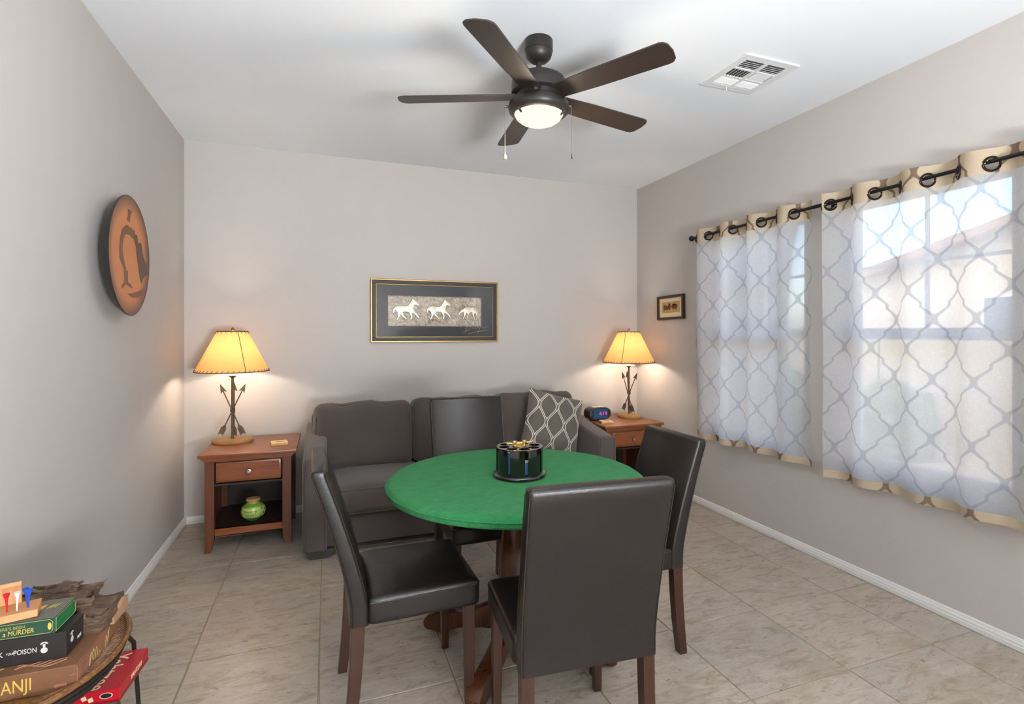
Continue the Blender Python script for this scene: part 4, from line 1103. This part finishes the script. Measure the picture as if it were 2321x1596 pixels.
j, hx_, hy_, h_ = cardbox('board_game_box', 'large brown board game box at the bottom of the pile on the tray', -.865, -.565, 1.600, 1.878, .499, .556, 'jbox')
MB().box(hx_, hx_ + .0008, -hy_, hy_, .001, h_ - .004).build('printed_side', 'jlid', j, 0)
text('JUMANJI', .042, 'goldprint', j, front(hy_, .009, .029), label='gold lettering', width=.110)
MB().box(.165 - .03, .165 + .03 - .045, -hy_ - .0006, -hy_, .034, .0355).build('printed_line', 'jlid', j, 0)
MB().prism([(-.012, -.004), (.012, -.004), (.012, .004), (-.012, .004)], .0006, front(hy_, .118, .014)).build('printed_mark', 'jlid', j, 0)
for k in range(6):
    MB().tube([(hx_ + .001, -.07 + k * .022 + q * .004, .012 + .030 * math.sin(q * .5 + k)) for q in range(7)], .0014, 5).build('printed_vine', 'goldline', j)
for k, (a_, b2, rr) in enumerate(((-.06, -.115, .6), (-.01, -.105, .3))):
    MB().prism([(.026 * math.cos(t), .007 * math.sin(t)) for t in [2 * PI * q / 16 for q in range(16)]], .0006, topf(h_, a_ - .02, b2, 35 - 20 * k)).build('printed_leaf', 'whiteprint' if k == 0 else 'goldline', j, 0)
for k in range(4):
    MB().tube([(.02 + q * .012, -.112 + .01 * math.sin(q * .9 + k) + k * .006, h_ + .0004) for q in range(9)], .0014, 4).build('printed_scroll', 'jlid', j, 0)

p_, hx_, hy_, h_ = cardbox('board_game_box', 'black card game box with white lettering between brown and green boxes', -.820, -.600, 1.645, 1.738, .557, .621, 'blackcard', math.radians(-1.5))
text('PICK', .017, 'whiteprint', p_, front(hy_, -.030, .030), label='white lettering', width=.032)
text('YOUR', .008, 'whiteprint', p_, front(hy_, .000, .030), width=.016)
text('POISON', .017, 'whiteprint', p_, front(hy_, .029, .030), width=.044)
def poison(parent, mf):
    for nm, poly in (('printed_bottle', [(.007 * math.cos(t), .007 * math.sin(t) - .005) for t in [2 * PI * q / 16 for q in range(16)]]), ('printed_bottle_neck', [(-.002, .002), (.002, .002), (.003, .010), (-.003, .010)]), ('printed_drip', [(-.008, .011), (-.004, .015), (.004, .015), (.008, .011), (.007, .009), (.0, .013), (-.007, .009)])):
        MB().prism(poly, .0005, mf).build(nm, 'whiteprint', parent, 0)
poison(p_, front(hy_, .066, .032)); poison(p_, right(hx_, -.018, .036))
text('PICK', .011, 'whiteprint', p_, right(hx_, .022, .018), width=.02)

g_, hx_, hy_, h_ = cardbox('board_game_box', 'dark green murder mystery game box with gold lettering', -.825, -.622, 1.645, 1.752, .622, .661, 'greencard', math.radians(-2))
MB().box(-hx_, hx_, -hy_, hy_, h_, h_ + .0006).build('printed_top', 'greytop', g_, 0)
MB().box(hx_, hx_ + .0006, -hy_ + .004, hy_ - .004, .003, h_ - .003).build('printed_side', 'greenside', g_, 0)
for mf, (u0, u1, v0, v1) in ((front(hy_, 0, 0), (-hx_ + .002, hx_ - .004, .0035, h_ - .0035)), (right(hx_ + .0004, 0, 0), (-hy_ + .004, hy_ - .004, .003, h_ - .003))):
    MB().tube([mf @ Vector((u, v, .0002)) for u, v in ((u0, v0), (u1 - .006, v0), (u1, v0 + .006), (u1, v1 - .006), (u1 - .006, v1), (u0, v1))], .0008, 4, True).build('gold_border', 'goldline', g_, 0)
text("THERE'S BEEN", .0105, 'goldline', g_, front(hy_, .012, .0255) @ R(1, 'Z'), width=.062)
text('a MURDER', .016, 'goldprint', g_, front(hy_, .030, .0140) @ R(1.5, 'Z'), shear=.15, label='gold lettering', width=.060)
MB().prism([(.004 * math.cos(t), .009 * math.sin(t)) for t in [2 * PI * q / 12 for q in range(12)]], .0005, front(hy_, hx_ - .010, .0195)).build('gold_ornament', 'goldprint', g_, 0)
for (a_, b2, w2_, h2_) in ((.045, .005, .010, .030), (.025, -.008, .008, .018), (.066, .012, .002, .018), (.073, .014, .002, .018), (.080, .016, .002, .018), (.034, -.034, .016, .004)):
    MB().prism([(w2_ * math.cos(t) / 1.4, h2_ * math.sin(t) / 1.4) for t in [2 * PI * q / 12 for q in range(12)]], .0006, topf(h_ + .0005, a_, b2, -20)).build('printed_figure', 'goldprint', g_, 0)

y_, hx_, hy_, h_ = cardbox('board_game_box', 'red dice game box with cream lettering on the lower shelf', -.814, -.544, 1.8515, 2.0545, .3085, .347, 'redcard', math.radians(-4.5))
text('Yahtzee', .072, 'creamprint', y_, topf(h_, hx_ - .064, -.006, -90), label='cream lettering', width=.180)
text('YAHTZEE', .020, 'creamprint', y_, right(hx_, .012, .020), width=.080, shear=.2)
MB().prism([(.016 * math.cos(t), .0085 * math.sin(t)) for t in [2 * PI * q / 24 for q in range(24)]], .0005, front(hy_, hx_ - .032, .022)).build('oval_badge', 'creamprint', y_, 0)
MB().prism([(.0135 * math.cos(t), .0068 * math.sin(t)) for t in [2 * PI * q / 24 for q in range(24)]], .0008, front(hy_, hx_ - .032, .022)).build('badge_field', 'blackcard', y_, 0)
for k, xx in enumerate((.066, .050)): MB().prism([(-.006, -.006), (.006, -.006), (.006, .006), (-.006, .006)], .0006, front(hy_, xx, .016 + .006 * k) @ R(20, 'Z')).build('printed_die', 'creamprint', y_, 0)
MB().box(hx_ - .125, hx_ - .110, -.085, -.050, h_, h_ + .0005).build('printed_band', 'orangeprint', y_, 0)
MB().box(-hx_, hx_ + .0006, -hy_ - .0006, hy_ + .0004, .0, .008).build('tray_edge', 'reddark', y_, 0)

M['slatecard'] = simple('slate_teal_card', S(84, 100, 102), .4, var=.25, scale=20, bump=.02)
u_, hx_, hy_, h_ = cardbox('board_game_box', 'slate teal game box under the red dice game box', -.800, -.572, 1.860, 2.045, .2665, .308, 'slatecard', math.radians(-4.5))
MB().prism([(-.03, -.005), (.03, -.005), (.03, .005), (-.03, .005)], .0005, front(hy_, .055, .030)).build('printed_band', 'creamprint', u_, 0)
M['pegwood'] = simple('pale_peg_board', S(196, 140, 92), .55, var=.08, scale=12)
pg = thing('peg_game', 'pale wooden peg game board on top of the green box', 'peg game', (-.735, 1.676, .6625), math.radians(15))
MB().box(-.07, .064, -.036, .034, 0, .018, .0012, 1).build('board', 'pegwood', pg, 0)
MB().box(-.07, .026, .034, .041, 0, .070, .0012, 1).build('back_board', 'pegwood', pg, 0)
tee = MB().lathe([(0, 0), (.0016, .001), (.0022, .026), (.0032, .034), (.0066, .043), (.0066, .046), (.004, .0445), (0, .043)], n=14)
teem = {}
for nm, c_ in (('red', S(196, 20, 30)), ('white', S(222, 220, 218)), ('blue', S(30, 76, 176))):
    M['tee' + nm] = simple(nm + '_plastic_tee', c_, .3, var=.05, bump=0); o_ = tee.build('golf_tee', 'tee' + nm); teem[nm] = o_.data; bpy.data.objects.remove(o_)
for nm, x, y, tl, lab in (('red', .006, -.014, .02, 'red golf tee standing in the pale wooden peg board'), ('white', .024, -.017, -.03, 'white golf tee standing in the pale wooden peg board'), ('blue', .044, -.014, -.06, 'front one of two blue golf tees in the peg board'), ('blue', .042, -.002, .10, 'rear one of two blue golf tees in the peg board')):
    o_ = bpy.data.objects.new('golf_tee', teem[nm]); COL.objects.link(o_); a = math.radians(15)
    o_.location = (-.735 + x * math.cos(a) - y * math.sin(a), 1.676 + x * math.sin(a) + y * math.cos(a), .6800); o_.rotation_euler = (0, -tl, 0); tag(o_, lab, 'golf tee', 'golf tees in the peg board')

def rock_mat():
    n = NT('weathered_carved_wood'); o = n.obj()
    f = n.noise(24, 7, .7, n.mapped(o, (1, 1, 4)), 1.2)
    n.principled(n.ramp(f, [(.3, S(44, 33, 26)), (.5, S(82, 62, 48)), (.72, S(132, 104, 80))]), .65, 0, n.bump(f, .5, .006)); return n.m
M['rock'] = rock_mat()
M['rockcut'] = simple('pale_cut_wood', S(158, 124, 96), .7, var=.15)
rk = thing('carved_wood_chunk', 'rough dark carved wood block behind the black game box', 'carving', (-.672, 1.822, .5565), math.radians(-3))
def rough(sx, sy, sz, seed, amp, cuts=10):
    b = bmesh.new(); bmesh.ops.create_cube(b, size=1); bmesh.ops.subdivide_edges(b, edges=b.edges[:], cuts=cuts, use_grid_fill=True)
    for v in b.verts:
        q = v.co.copy(); p = Vector((q.x * sx, q.y * sy, q.z * sz))
        st = noise.cell(Vector((p.x * 22 + seed, p.y * 22, p.z * 60))) - .5
        d_ = amp * (st * .8 + noise.noise(p * 22 + Vector((seed, 0, 0))))
        p.x += d_ if abs(q.x) > .49 else 0; p.y += d_ if abs(q.y) > .49 else 0
        if q.z > .49: p.z += d_ * 1.2
        v.co = p + Vector((0, 0, sz / 2))
    return b
MB().bm(rough(.235, .125, .052, 1, .010), T(0, .0, .0)).build('base_block', 'rock', rk, 30)
MB().bm(rough(.205, .085, .040, 6, .013), T(-.025, .014, .050) @ R(4, 'Z')).build('upper_slab', 'rock', rk, 25)
MB().bm(rough(.105, .050, .016, 11, .008, 8), T(-.03, .025, .086) @ R(-5, 'Z')).build('top_splinter', 'rock', rk, 25)
MB().prism([(-.045, .0), (.05, .0), (.05, .038), (.03, .040), (-.045, .018)], .010, right(.1175, .01, .002)).build('cut_face', 'rockcut', rk, 0)
